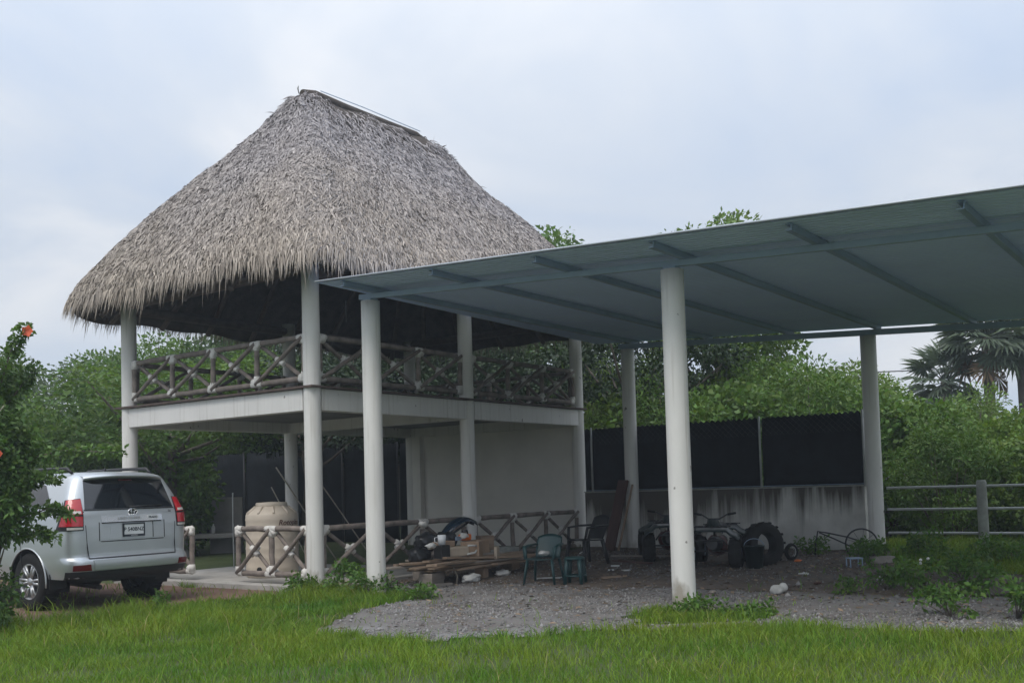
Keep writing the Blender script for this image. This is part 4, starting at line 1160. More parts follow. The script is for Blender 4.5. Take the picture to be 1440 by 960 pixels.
def hw(z): return float(np.interp(z, [0.30, 0.42, 0.60, 0.75, 0.92, 1.10, 1.25, 1.33, 1.45, 1.60, 1.72, 1.78, 1.825, 1.84],
                                  [0.86, 0.90, 0.935, 0.945, 0.945, 0.938, 0.925, 0.895, 0.850, 0.785, 0.725, 0.68, 0.57, 0.42]))
def rc(z): return float(np.interp(z, [0.3, 0.7, 1.1, 1.5, 1.8], [0.20, 0.22, 0.20, 0.16, 0.16]))
def outline(z, s):
    """point of the body skin at height z, s metres along the skin from the rear centre line towards the left side"""
    w, r, y0 = hw(z), rc(z), yr(z)
    sg = 1 if s >= 0 else -1; s = abs(s); fl = w - r; arc = r * PI / 2
    if s < fl: return Vector((-sg * s, y0 - 0.035 * (1 - (s / fl) ** 2) if fl > 0 else y0, z))
    if s < fl + arc:
        a = (s - fl) / r; return Vector((-sg * (fl + r * math.sin(a)), y0 + r - r * math.cos(a), z))
    return Vector((-sg * w, y0 + r + (s - fl - arc), z))
def skin_n(z, s):
    e = 0.006
    a = outline(z, s + e) - outline(z, s - e); b = outline(z + e, s) - outline(z - e, s)
    n = a.cross(b); n.normalize()
    c = outline(z, s) - Vector((0, 1.2, z))
    return n if n.dot(c) > 0 else -n
def patch(corners, off, nu=8, nv=4, depth=0.012):
    """skin-hugging panel between four (s, z) corners: bl, br, tr, tl, with a rim"""
    (a, b, c, d) = corners; mb = MB()
    def sz(i, j):
        s = (a[0] * (1 - i) + b[0] * i) * (1 - j) + (d[0] * (1 - i) + c[0] * i) * j
        z = (a[1] * (1 - i) + b[1] * i) * (1 - j) + (d[1] * (1 - i) + c[1] * i) * j
        return s, z
    def P(i, j):
        s, z = sz(i, j); return outline(z, s) + skin_n(z, s) * off
    mb.grid(P, nu, nv)
    rim = [(i / nu, 0) for i in range(nu + 1)] + [(1, j / nv) for j in range(1, nv + 1)] + [(i / nu, 1) for i in range(nu - 1, -1, -1)] + [(0, j / nv) for j in range(nv - 1, 0, -1)]
    vs = []
    for i, j in rim:
        s, z = sz(i, j); n = skin_n(z, s); vs += [outline(z, s) + n * off, outline(z, s) + n * (off - depth)]
    k = len(rim)
    mb.add(vs, [(2 * i, 2 * ((i + 1) % k), 2 * ((i + 1) % k) + 1, 2 * i + 1) for i in range(k)])
    return mb
def bool_cut(me_body, cutters):
    o = bpy.data.objects.new('tmp_body', me_body); COL.objects.link(o); cs = []
    for c in cutters:
        co = bpy.data.objects.new('tmp_cut', c); COL.objects.link(co); cs.append(co)
        md = o.modifiers.new('b', 'BOOLEAN'); md.object = co; md.operation = 'DIFFERENCE'; md.solver = 'EXACT'
    dg = bpy.context.evaluated_depsgraph_get(); dg.update()
    me = bpy.data.meshes.new_from_object(o.evaluated_get(dg))
    for x in [o] + cs: bpy.data.objects.remove(x)
    return me
def build_car():
    car = thing('parked_car', 'silver off-road car seen from behind, parked beside the pavilion', 'car', W(-2.41, 1.97, 0), ROT)
    # body skin: rounded outlines stacked in z
    zs = []
    for a, b in zip(CZ[:-1], CZ[1:]): zs += [a, (a + b) / 2]
    zs.append(CZ[-1])
    rings = []
    for z in zs:
        w, r, y0, y1 = hw(z), rc(z), yr(z), yf(z); ring = []
        half = []
        fl = w - r
        for k in range(9): half.append(outline(z, fl * k / 8))
        for k in range(1, 7): half.append(outline(z, fl + r * PI / 2 * k / 6))
        ys = np.linspace(y0 + r, y1 - 0.45, 26)[1:]
        for y in ys: half.append(Vector((-w, y, z)))
        for k in range(1, 9):
            a = k / 8 * PI / 2; half.append(Vector((-w * (0.30 + 0.70 * math.cos(a)) if k < 8 else -w * .30, y1 - 0.45 + 0.40 * math.sin(a), z)))
        half.append(Vector((-w * 0.15, y1 - 0.02, z))); half.append(Vector((0, y1, z)))
        ring = half + [Vector((-p.x, p.y, p.z)) for p in half[-2:0:-1]]
        rings.append(ring)
    n = len(rings[0]); mb = MB(); vs = [p for r in rings for p in r]; fs = []
    for j in range(len(rings) - 1):
        for i in range(n):
            i2 = (i + 1) % n; fs.append((j * n + i, (j + 1) * n + i, (j + 1) * n + i2, j * n + i2))
    fs.append(tuple(range(n))); fs.append(tuple((len(rings) - 1) * n + i for i in range(n))[::-1])
    mb.add(vs, fs, True)
    me = mb.mesh('car_body')
    bm = bmesh.new(); bm.from_mesh(me); bmesh.ops.recalc_face_normals(bm, faces=bm.faces); bm.to_mesh(me); bm.free()
    cut = []
    for y in (0.0, 2.79):
        for s in (-1, 1):
            c = MB(); c.lathe([(0.001, -0.20), (0.455, -0.20), (0.455, 0.2), (0.001, 0.2)], 40, (s * 0.88, y, 0.375), 'X', smooth=False); c_ = c.mesh('cutter')
            b2 = bmesh.new(); b2.from_mesh(c_); bmesh.ops.remove_doubles(b2, verts=b2.verts, dist=0.0005); bmesh.ops.recalc_face_normals(b2, faces=b2.faces); b2.to_mesh(c_); b2.free()
            cut.append(c_)
    body = bool_cut(me, cut)
    for p in body.polygons: p.use_smooth = True
    body.materials.clear()
    o = link('body', body, M['paint'], car)
    md = o.modifiers.new('w', 'EDGE_SPLIT'); md.split_angle = math.radians(38)
    # wheel wells and underbody
    for y in (0.0, 2.79):
        for s in (-1, 1):
            c = MB(); c.lathe([(0.451, s * 0.928), (0.451, s * 0.60), (0.01, s * 0.60)], 30, (0, y, 0.375), 'X', arc=(0.0 - 0.3, PI + 0.3)); c.build('wheel_well', M['black'], car)
            f = MB()   # flared lip round the arch
            f.tube([(s * (0.942), y + 0.458 * math.cos(a), 0.375 + 0.458 * math.sin(a)) for a in np.linspace(-0.12, PI + 0.12, 24)], 0.012, 6); f.build('arch_lip', M['paint'], car)
    MB().box((0, 1.4, 0.42), (1.30, 4.1, 0.12)).build('underbody', M['black'], car)
    b = MB()
    b.tube([(-0.42, -0.86, 0.30), (-0.42, 0.0, 0.34)], 0.035, 10); b.build('exhaust', M['black_metal'], car)
    MB().tube([(-0.80, 0, 0.37), (0.80, 0, 0.37)], [0.07, 0.07], 10).blob((0.0, 0, 0.37), 0.15, 2).build('rear_axle', M['black_metal'], car)
    # wheels
    ty = MB(); ty.lathe([(0.235, -0.12), (0.30, -0.132), (0.36, -0.125), (0.382, -0.10), (0.387, 0), (0.382, 0.10), (0.36, 0.125), (0.30, 0.132), (0.235, 0.12)], 40, axis='X')
    for k in range(44):
        a = 2 * PI * k / 44
        ty.box((0, 0.386 * math.cos(a), 0.386 * math.sin(a)), (0.21, 0.034, 0.012), rotm(a + PI / 2, 0, 0))
    ty = ty.mesh('tyre'); ty.materials.append(M['rubber'])
    rim = MB(); rim.lathe([(0.245, 0.115), (0.235, 0.125), (0.215, 0.105), (0.205, 0.02), (0.20, -0.10)], 36, axis='X')
    for k in range(6):
        for d in (-0.13, 0.13):
            a = 2 * PI * k / 6 + d; c_, s_ = math.cos(a), math.sin(a)
            a2 = 2 * PI * k / 6 + d * 1.9; 
            rim.tube([(0.085, 0.05 * c_, 0.05 * s_), (0.108, 0.13 * math.cos(a2 * .5 + a * .5), 0.13 * math.sin(a2 * .5 + a * .5)), (0.112, 0.225 * math.cos(a), 0.225 * math.sin(a))], [0.026, 0.018, 0.020], 6)
    rim.lathe([(0.001, 0.118), (0.05, 0.114), (0.062, 0.09), (0.062, 0.0)], 20, axis='X')
    rim = rim.mesh('rim'); rim.materials.append(M['alloy'])
    hub = MB(); hub.lathe([(0.001, -0.02), (0.20, -0.02), (0.20, 0.02)], 24, axis='X'); hub = hub.mesh('brake_disc'); hub.materials.append(M['black_metal'])
    for y in (0.0, 2.79):
        for s in (-1, 1):
            w = empty('wheel', (s * 0.80, y, 0.387), PI if s < 0 else 0.0); w.parent = car
            w.rotation_euler = (0.4 * y, 0, PI if s < 0 else 0)
            for nme, me_ in (('tyre', ty), ('rim', rim), ('brake_disc', hub)): link(nme, me_, None, w)
    for s in (-1, 1):
        MB().box((s * 0.80, -0.50, 0.40), (0.24, 0.012, 0.20)).build('mud_flap', M['black'], car)
    # rear: glass, spoiler, tailgate details
    gl = patch([(-0.675, 1.335), (0.675, 1.335), (0.595, 1.735), (-0.595, 1.735)], 0.006, 14, 8); g = gl.build('rear_window', M['glass'], car)
    for nme, cs in (('window_seal', [(-0.69, 1.316), (0.69, 1.316), (0.69, 1.331), (-0.69, 1.331)]),):
        patch(cs, 0.005, 12, 1).build(nme, M['black'], car)
    sp = MB()
    def SP(i, j):
        x = (i - .5) * 2 * 0.60
        k = 1 - (abs(x) / 0.60) ** 4 * 0.25
        prof = [(-0.74, 1.735), (-0.88, 1.748), (-0.905, 1.775), (-0.87, 1.803), (-0.70, 1.833), (-0.45, 1.846)]
        f = j * 5; a = min(int(f), 4); f -= a
        y = prof[a][0] * (1 - f) + prof[a + 1][0] * f; z = prof[a][1] * (1 - f) + prof[a + 1][1] * f
        return Vector((x, -0.45 + (y + 0.45) * k - 0.02 * (1 - (x / .6) ** 2), z - 0.035 * (abs(x) / 0.60) ** 3))
    sp.grid(SP, 18, 10)
    for sgn in (0, 1):
        sp.add([SP(sgn, j / 10) for j in range(11)], [tuple(range(11))])
    sp.build('spoiler', M['paint'], car)
    patch([(-0.10, 1.705), (0.10, 1.705), (0.10, 1.727), (-0.10, 1.727)], 0.012, 4, 1).build('brake_light', M['dark_red'], car)
    # recess round the plate, chrome garnish, emblem, plate
    for cs in ([(-0.47, 0.900), (0.47, 0.900), (0.49, 0.911), (-0.49, 0.911)], [(0.492, 0.915), (0.503, 0.915), (0.503, 1.16), (0.492, 1.16)],
               [(-0.503, 0.915), (-0.492, 0.915), (-0.492, 1.16), (-0.503, 1.16)]):
        patch(cs, 0.003, 8, 2).build('recess_line', M['black'], car)
    patch([(-0.33, 0.925), (0.36, 0.925), (0.33, 1.14), (-0.30, 1.14)], 0.004, 8, 3).build('plate_recess', M['paint'], car)
    patch([(-0.312, 0.93), (-0.302, 0.93), (-0.302, 1.14), (-0.312, 1.14)], 0.007, 1, 2).build('recess_line', M['black'], car)
    patch([(-0.45, 1.155), (0.47, 1.155), (0.47, 1.235), (-0.45, 1.235)], 0.022, 14, 3, 0.03).build('chrome_garnish', M['chrome'], car)
    patch([(-0.44, 1.142), (0.46, 1.142), (0.46, 1.154), (-0.44, 1.154)], 0.012, 10, 1).build('garnish_shadow_gap', M['black'], car)
    rear = Matrix.Rotation(PI / 2, 4, 'X')
    def put(me, name, x, z, m, out, tilt=0.0, parent=car):
        p = outline(z, -x) + skin_n(z, -x) * out
        me.materials.clear(); o = link(name, me, m, parent)
        o.matrix_local = Matrix.Translation(p) @ Matrix.Rotation(tilt, 4, 'X') @ rear
        return o
    pl = MB(); pl.box((0, 0, 0), (0.30, 0.155, 0.006)); fr = MB()
    for x, y, w, h in ((0, 0.080, 0.335, 0.018), (0, -0.078, 0.335, 0.030), (-0.159, 0, 0.018, 0.145), (0.159, 0, 0.018, 0.145)): fr.box((x, y, 0), (w, h, 0.012))
    put(pl.mesh('number_plate'), 'number_plate', 0.0, 1.045, M['plate'], 0.012)
    put(fr.mesh('plate_frame'), 'plate_frame', 0.0, 1.045, M['ink'], 0.014)
    put(text_mesh('P 540BNZ', 0.072, 0.001, bold=0.0012), 'plate_lettering', 0.0, 1.048, M['ink'], 0.0165)
    put(text_mesh('GUATEMALA', 0.018, 0.0008), 'plate_lettering', 0.0, 0.967, M['plate'], 0.0215)
    put(text_mesh('LAND CRUISER', 0.050, 0.001, bold=0.0005), 'garnish_lettering', -0.07, 1.195, M['alloy'], 0.024)
    st = MB(); st.box((0, 0, 0), (0.165, 0.052, 0.004)); put(st.mesh('sticker'), 'badge_strip', 0.30, 1.198, M['plate'], 0.026)
    put(text_mesh('PRADO', 0.040, 0.001, bold=0.0008), 'badge_lettering', 0.30, 1.198, M['ink'], 0.029)
    put(text_mesh('TX', 0.040, 0.002), 'badge_lettering', 0.60, 1.275, M['black'], 0.006)
    em = MB()
    for rx, ry, dx, dy in ((0.068, 0.047, 0, 0), (0.026, 0.044, 0, 0.0), (0.046, 0.022, 0, 0.022)):
        em.tube([(dx + rx * math.cos(a), dy + ry * math.sin(a), 0.004) for a in np.linspace(0, 2 * PI, 25)], 0.0065, 6)
    put(em.mesh('emblem'), 'emblem', 0.0, 1.28, M['chrome'], 0.008)
    eb = MB(); eb.lathe([(0.001, 0.0), (1.0, 0.0), (1.0, -0.006)], 24)
    for i, v in enumerate(eb.v): eb.v[i] = (v[0] * 0.066, v[1] * 0.045, v[2])
    put(eb.mesh('emblem_back'), 'emblem_back', 0.0, 1.28, M['black'], 0.006)
    # tailgate shut lines
    for cs in ([(0.655, 0.69), (0.664, 0.69), (0.70, 1.31), (0.691, 1.31)], [(-0.664, 0.69), (-0.655, 0.69), (-0.691, 1.31), (-0.70, 1.31)],
               [(-0.66, 0.686), (0.66, 0.686), (0.66, 0.700), (-0.66, 0.700)]):
        patch(cs, 0.0025, 8, 3).build('shut_line', M['black'], car)
    # bumper: silver bar and dark lower valance, reflectors
    patch([(-0.66, 0.55), (0.60, 0.55), (0.62, 0.668), (-0.68, 0.668)], 0.030, 14, 3, 0.05).build('bumper_bar', M['paint'], car)
    patch([(-1.02, 0.434), (0.99, 0.434), (0.98, 0.53), (-1.0, 0.53)], 0.008, 18, 3).build('lower_valance', M['black'], car)
    for s in (-1, 1):
        patch([(s * 0.64, 0.540), (s * 0.88, 0.545), (s * 0.88, 0.615), (s * 0.66, 0.620)], 0.012, 6, 2).build('reflector', M['dark_red'], car)
        # tail lights wrap round the corner: dark base, red upper and lower lens, clear strip
        patch([(s * 0.715, 1.06), (s * 1.13, 1.06), (s * 0.90, 1.46), (s * 0.695, 1.48)], 0.006, 12, 6).build('light_housing', M['black'], car)
        lt = patch([(s * 0.722, 1.265), (s * 0.950, 1.265), (s * 0.875, 1.452), (s * 0.705, 1.465)], 0.020, 10, 4).build('tail_light', M['red_lens'], car)
        patch([(s * 0.728, 1.118), (s * 1.03, 1.118), (s * 0.97, 1.245), (s * 0.722, 1.245)], 0.021, 10, 4).build('lens', M['red_lens'], lt)
        patch([(s * 0.74, 1.275), (s * 0.87, 1.275), (s * 0.86, 1.308), (s * 0.74, 1.308)], 0.025, 5, 1).build('lens', M['clear_lens'], lt)
        patch([(s * 0.73, 1.074), (s * 0.92, 1.074), (s * 0.92, 1.104), (s * 0.73, 1.104)], 0.017, 8, 1).build('lens', M['clear_lens'], lt)
        # side glass and handles
        w0 = hw(1.2)
        fl = lambda z: hw(z) - rc(z) + rc(z) * PI / 2
        # quarter window, rear door window, front door window; s measured along the skin
        patch([(s * 1.24, 1.41), (s * 1.90, 1.37), (s * 1.76, 1.70), (s * 1.32, 1.67)], 0.006, 6, 5).build('side_window', M['glass'], car)
        patch([(s * 1.98, 1.36), (s * 2.66, 1.32), (s * 2.48, 1.71), (s * 1.86, 1.71)], 0.006, 6, 5).build('side_window', M['glass'], car)
        patch([(s * 2.78, 1.31), (s * 3.50, 1.27), (s * 3.02, 1.69), (s * 2.58, 1.71)], 0.006, 6, 5).build('side_window', M['glass'], car)
        for a in (2.0, 2.72):
            patch([(s * a, 0.55), (s * (a + .01), 0.55), (s * (a - .04), 1.32), (s * (a - .05), 1.32)], 0.003, 1, 4).build('shut_line', M['black'], car)
        for a in (2.12, 2.95):
            patch([(s * a, 1.125), (s * (a + .18), 1.125), (s * (a + .18), 1.16), (s * a, 1.16)], 0.035, 4, 1, 0.04).build('door_handle', M['chrome'], car)
        rr = MB(); rr.tube([(s * 0.60, -0.52, 1.82), (s * 0.61, -0.42, 1.885), (s * 0.62, 0.4, 1.895), (s * 0.61, 1.05, 1.885), (s * 0.60, 1.15, 1.82)], [0.02, 0.024, 0.02, 0.024, 0.02], 8); rr.build('roof_rail', M['black'], car)
        mi = MB(); mi.box((s * 1.03, 2.15, 1.33), (0.20, 0.11, 0.17)); mi.build('mirror', M['paint'], car, bev=0.03)
    ws = MB(); ws.grid(lambda i, j: Vector(((i - .5) * 2 * (0.80 - 0.14 * j), 2.40 - 0.86 * j + 0.02 + 0.06 * (1 - (2 * i - 1) ** 2), 1.17 + 0.52 * j + 0.02)), 8, 4); ws.build('windscreen', M['glass'], car)
    fin = MB(); fin.add([(0.02, -0.35, 1.84), (-0.02, -0.35, 1.84), (-0.02, -0.2, 1.84), (0.02, -0.2, 1.84), (0, -0.36, 1.905)], [(0, 1, 4), (1, 2, 4), (2, 3, 4), (3, 0, 4)]); fin.build('antenna_fin', M['black'], car)
    wp = MB(); wp.tube([outline(1.352, 0.05) + Vector((0, -0.03, 0)), outline(1.365, -0.48) + Vector((0, -0.025, 0))], 0.009, 6); wp.build('wiper', M['black'], car)
build_car()

# ------------------------------------------------------------------ things in and round the pavilion
def mesh_obj(name, mb, m, label, cat, loc, rz=0.0, group=None, bev=0.0, rot=None):
    o = mb.build(name, m, None, loc, rot if rot else (0, 0, rz), bev)
    return tag(o, label, cat, group)
def build_tank():
    c = W(1.0, 2.1, FLOOR0)
    t = thing('water_tank', 'beige plastic water tank with brown lettering behind the log railing', 'water tank', c)
    mb = MB(); prof = [(0.001, 0), (0.41, 0), (0.43, 0.02)]
    for k in range(1, 7): prof += [(0.43, 0.16 * k - .03), (0.437, 0.16 * k), (0.43, 0.16 * k + .03)]
    prof += [(0.43, 1.03), (0.415, 1.06), (0.285, 1.165), (0.255, 1.18), (0.25, 1.185)]
    mb.lathe(prof, 40); mb.build('body', M['tank'], t)
    mb = MB()
    for k in range(10):
        a = k * PI / 5; mb.tube([(0.42 * math.cos(a), 0.42 * math.sin(a), 1.055), (0.28 * math.cos(a), 0.28 * math.sin(a), 1.172)], 0.020, 6)
    mb.build('shoulder_rib', M['tank'], t)
    MB().lathe([(0.25, 1.16), (0.262, 1.175), (0.262, 1.225), (0.245, 1.24), (0.001, 1.252)], 32).build('lid', M['tank'], t)
    cd = Vector((-c.x, -c.y, 0)).normalized(); rt = Vector((-cd.y, cd.x, 0))
    p = cd * 0.425 * math.cos(-0.5) + rt * 0.425 * math.sin(-0.5)
    MB().tube([p * 0.9 + Vector((0, 0, .14)), p * 1.05 + Vector((0, 0, .14))], 0.045, 14).build('outlet', M['black'], t)
    me = text_mesh('Rotoplas', 0.125, 0.001, 0.25, 'LEFT', 0.002)
    for v in me.vertices:
        phi = 0.24 + v.co.x / 0.437; q = cd * math.cos(phi) + rt * math.sin(phi)
        v.co = q * (0.440 + v.co.z) + Vector((0, 0, 0.90 + v.co.y))
    me.materials.clear(); link('lettering', me, M['tank_ink'], t)
build_tank()

def build_interior():
    def pole(a, b, r, label, m='stick', name='pole', cat='pole'):
        a, b = Vector(a), Vector(b); o = log_mesh((b - a).length, r, 7); ob = link(name, o, M[m], None, a)
        ob.rotation_euler = (b - a).to_track_quat('X', 'Z').to_euler()
        return tag(ob, label, cat)
    pole((-3.55, 20.6, FLOOR0 + .02), (-4.85, 21.1, 2.02), 0.014, 'longest thin pale pole leaning behind the beige tank')
    pole((-4.15, 20.8, FLOOR0 + .02), (-5.0, 21.3, 1.62), 0.012, 'shorter thin pole leaning behind the beige tank, left of the long one')
    pole((-2.75, 20.2, FLOOR0 + .02), (-3.85, 20.6, 1.66), 0.013, 'thin pole leaning between the corner and front left carport columns')
    pole((-5.42, 19.9, FLOOR0), (-5.42, 19.9, 1.52), 0.012, 'thin white pipe standing upright at the railing gap', 'pipe', 'pipe', 'pipe')
    t = thing('wash_trough', 'concrete wash trough in the shade seen through the railing gap', 'trough', (-6.75, 23.6, 0.05), 0.1)
    mb = MB()
    mb.box((0, 0, 0.52), (1.9, 0.62, 0.10)); mb.box((-0.75, 0, 0.235), (0.25, 0.5, 0.47)); mb.box((0.75, 0, 0.235), (0.25, 0.5, 0.47))
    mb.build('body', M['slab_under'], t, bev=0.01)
    mb = MB(); mb.box((0.1, 0.4, 0.70), (0.75, 0.12, 1.36)); mb.build('back_panel', M['slab_under'], t, bev=0.01)
    b = MB(); b.lathe([(0.001, 0), (0.04, 0), (0.042, 0.14), (0.015, 0.19), (0.015, 0.23), (0.001, 0.23)], 14)
    mesh_obj('bottle', b, M['bag_white'], 'pale bottle standing on the concrete wash trough', 'bottle', (-6.85, 23.5, 0.62))
build_interior()

# ------------------------------------------------------------------ lumber pile
def build_pile():
    q = random.Random(21)
    g = 'boards stacked in the lumber pile'
    def blk(name, u, v, z, d, m, label, cat, rz=0.0, bev=0.008):
        mb = MB(); mb.box((0, 0, d[2] / 2), d)
        return mesh_obj(name, mb, M[m], label, cat, W(u, v, z), ROT + rz, None, bev)
    def gv(u): return float(gz(u)) + 0.005
    blk('timber', 1.18, -1.25, gv(1.2), (0.42, 0.22, 0.19), 'board_grey', 'grey squared timber under the left end of the lumber pile', 'timber', 0.25)
    blk('timber', 0.98, -1.5, gv(1), (0.62, 0.10, 0.05), 'board_grey', 'flat grey offcut lying in the grass before the lumber pile', 'timber', -0.1)
    blk('wood_block', 2.2, -1.42, gv(2.2), (0.19, 0.17, 0.185), 'carton', 'small brown block under the middle of the lumber pile', 'block', 0.3)
    blk('wood_block', 3.2, -1.25, gv(3.2), (0.26, 0.24, 0.17), 'board', 'brown block under the right end of the lumber pile', 'block', 0.1)
    blk('timber', 1.7, -0.75, gv(1.7), (0.2, 0.5, 0.17), 'board_grey', 'squared timber under the back of the lumber pile', 'timber', 0.0)
    board = 'weathered brown board lying flat in the lumber pile'
    z = 0.205
    for lay in range(5):
        n = (4, 4, 3, 3, 2)[lay]
        for k in range(n):
            L = q.uniform(1.7, 2.35) - 0.12 * lay; w = q.uniform(0.14, 0.20); th = q.uniform(0.022, 0.032)
            mb = MB(); ns = 6; bow = q.uniform(-.012, .02)
            for i in range(ns):
                a, b = -L / 2 + L * i / ns, -L / 2 + L * (i + 1) / ns
                za, zb = bow * (1 - (2 * a / L) ** 2), bow * (1 - (2 * b / L) ** 2)
                mb.add([(a, -w / 2, za), (b, -w / 2, zb), (b, w / 2, zb), (a, w / 2, za), (a, -w / 2, za + th), (b, -w / 2, zb + th), (b, w / 2, zb + th), (a, w / 2, za + th)],
                       [(3, 2, 1, 0), (4, 5, 6, 7), (0, 1, 5, 4), (2, 3, 7, 6)] + ([(3, 0, 4, 7)] if i == 0 else []) + ([(1, 2, 6, 5)] if i == ns - 1 else []))
            v = -1.52 + 0.23 * k + q.uniform(-.03, .03) + 0.06 * lay
            o = mesh_obj('board', mb, M[q.choice(['board', 'board', 'board_grey'])], board, 'board', W(2.15 + q.uniform(-.16, .16), v, z + 0.03), ROT + q.uniform(-.07, .07), g)
        z += 0.037
    top = z + 0.03
    loose = 'loose weathered board lying askew on the lumber pile'
    for k in range(21):
        L = q.uniform(0.9, 1.9); w = q.uniform(0.09, 0.18); th = q.uniform(0.02, 0.035)
        mb = MB(); mb.box((0, 0, th / 2), (L, w, th))
        u = q.uniform(1.05, 3.3); v = q.uniform(-1.62, -0.75); zz = (0.215 + 0.05 * k if k < 4 else q.uniform(0.26, top - .05))
        o = mesh_obj('board', mb, M[q.choice(['board', 'board_grey', 'board'])], loose, 'board', W(u, v, zz + .02), 0, 'loose boards on the lumber pile')
        o.rotation_euler = (q.uniform(-.06, .06), q.uniform(-.07, .07), ROT + q.uniform(-.32, .32))
    # cartons and rubbish on the boards
    blk('cardboard_box', 1.72, -1.28, top, (0.38, 0.24, 0.15), 'carton_pale', 'flattened pale box with a white torn edge on the lumber pile', 'box', -0.2, 0.02)
    blk('cardboard_box', 2.12, -1.30, top - .06, (0.30, 0.30, 0.27), 'carton', 'brown cardboard box tilted at the middle of the lumber pile', 'box', 0.45)
    blk('cardboard_box', 2.46, -1.15, top, (0.28, 0.28, 0.21), 'carton', 'square brown cardboard box right of the tilted one on the lumber pile', 'box', 0.1)
    blk('cardboard_box', 2.86, -1.0, top + .02, (0.24, 0.22, 0.24), 'board', 'small brown box at the right end of the lumber pile', 'box', -0.5)
    blk('cardboard_box', 1.55, -1.20, top + .153, (0.40, 0.16, 0.09), 'carton', 'narrow brown carton lying on the pale torn box', 'box', 0.12)
    blk('wood_block', 2.35, -1.62, 0.34, (0.13, 0.05, 0.20), 'carton_pale', 'short pale offcut standing against the lumber pile', 'offcut', 0.3)
    mb = MB()
    for i in range(7):
        a = i / 6; mb.tube([(0.02 * a, -0.28 + .09 * i, .02), (0.05, -0.28 + .09 * i, .05)], .02, 6)
    mb = MB(); mb.tube([(-.12, 0, 0), (0.06, 0, .012), (.13, 0, .06), (.10, .0, .12), (-.1, 0, .13)], 0.016, 8)
    mesh_obj('foam_strip', mb, M['bag_white'], 'bent white foam strip at the end of the pale torn box', 'foam strip', W(1.93, -1.46, top + .03), ROT)
    # dark bags, fairing, mug
    bags = [(1.25, -0.95, 0.42, (.19, .16, .15), 'black rubbish bag at the left of the lumber pile'), (1.55, -0.85, 0.62, (.21, .17, .15), 'larger black bag heaped on the lumber pile under the rail'),
            (1.95, -0.9, 0.62, (.2, .17, .14), 'black bag beside the orange tool on the lumber pile')]
    for i, (u, v, z, r, lb) in enumerate(bags):
        mb = MB(); mb.blob((0, 0, 0), r, 3, 0.16, i + 3); mesh_obj('rubbish_bag', mb, M['bag_black'], lb, 'bag', W(u, v, z + .03), ROT)
    mb = MB(); mb.lathe([(0.001, 0), (0.055, 0), (0.065, 0.15), (0.058, 0.15), (0.05, 0.01)], 18)
    t = thing('mug', 'white jug standing among the black bags on the lumber pile', 'jug', W(1.36, -1.32, 0.62), 0.3)
    mb.build('body', M['plate'], t); MB().tube([(-.06, 0, .12), (-.11, 0, .11), (-.11, 0, .05), (-.058, 0, .03)], 0.008, 6).build('handle', M['plate'], t)
    b = MB(); b.box((0, 0, -0.10), (0.2, 0.16, 0.2)); 
    mesh_obj('jug_stand', b, M['black'], 'black crate under the white jug on the lumber pile', 'crate', W(1.36, -1.32, 0.615), ROT, None, 0.01)
    t = thing('motorcycle_fender', 'glossy dark blue curved motorcycle fender lying on the lumber pile', 'fender', W(2.35, -0.85, 0.60), ROT - 0.35)
    mb = MB()
    def FP(i, j):
        a = i; w = 0.13 * (0.5 + 0.9 * math.sin(PI * min(1, a * .9 + .1)))
        y = (j - .5) * 2 * w
        return Vector((-0.34 + 0.68 * a, y, 0.06 + 0.38 * a - 0.18 * a * a + 0.07 * (1 - (2 * j - 1) ** 2) + .12 * math.sin(PI * a)))
    mb.grid(FP, 14, 8); o = mb.build('shell', M['blue_black'], t); md = o.modifiers.new('s', 'SOLIDIFY'); md.thickness = 0.012
    MB().tube([(-.3, 0, .05), (0, -.05, .22), (.22, 0, .33)], .018, 8).build('bracket', M['black_metal'], t)
    t = thing('chainsaw_body', 'bright orange power tool on the lumber pile under the blue fender', 'power tool', W(2.18, -1.12, top + .22), ROT + 0.1)
    mb = MB(); mb.box((0, 0, 0.05), (0.21, 0.13, 0.10)); mb.build('housing', M['orange'], t, bev=0.02)
    MB().tube([(-.08, 0, .10), (-.07, 0, .15), (.06, 0, .155), (.09, 0, .09)], 0.013, 8).build('handle', M['black'], t)
    MB().box((-0.19, 0, 0.04), (0.16, 0.012, 0.06)).build('guide_bar', M['steel'], t)
    # rags and scraps round the fender
    for i, (u, v, z, m, lb) in enumerate([(1.12, -1.3, 0.60, 'bag_white', 'crumpled pale rag at the left end of the lumber pile'),
                                          (2.02, -1.22, 0.70, 'bag_white', 'crumpled white wrapper beside the orange tool'),
                                          (1.62, -0.72, 0.90, 'joint', 'torn pale paper on top of the black bags')]):
        mb = MB(); mb.blob((0, 0, 0.02), (.09, .06, .045), 2, 0.35, i); mesh_obj('crumpled_scrap', mb, M[m], lb, 'scrap', W(u, v, z), ROT)
    mb = MB(); mb.blob((0, 0, 0.06), (.19, .10, .075), 3, 0.22, 9); mesh_obj('plastic_bag', mb, M['bag_white'], 'white plastic bag on the ground before the lumber pile', 'bag', W(1.68, -1.62, gv(1.6)), ROT)
    mb = MB(); mb.blob((0, 0, 0.045), (.16, .08, .055), 3, 0.25, 12); mesh_obj('plastic_bag', mb, M['joint'], 'grey plastic bag on the ground right of the small brown block', 'bag', W(2.5, -1.62, gv(2.4)), ROT)
    mb = MB(); mb.tube([(0, 0, 0), (.03, 0, .12), (-.05, 0, .26)], .014, 7); mesh_obj('bent_stick', mb, M['stick'], 'bent pale stick propped against the left of the lumber pile', 'stick', W(1.40, -1.55, gv(1.3)), ROT)
    mb = MB(); mb.box((0, 0, .16), (.5, .3, .32)); mesh_obj('crate', mb, M['post'], 'grey-green crate behind the right end of the lumber pile', 'crate', W(3.75, -0.75, gv(3.7)), ROT + .1, None, 0.015)
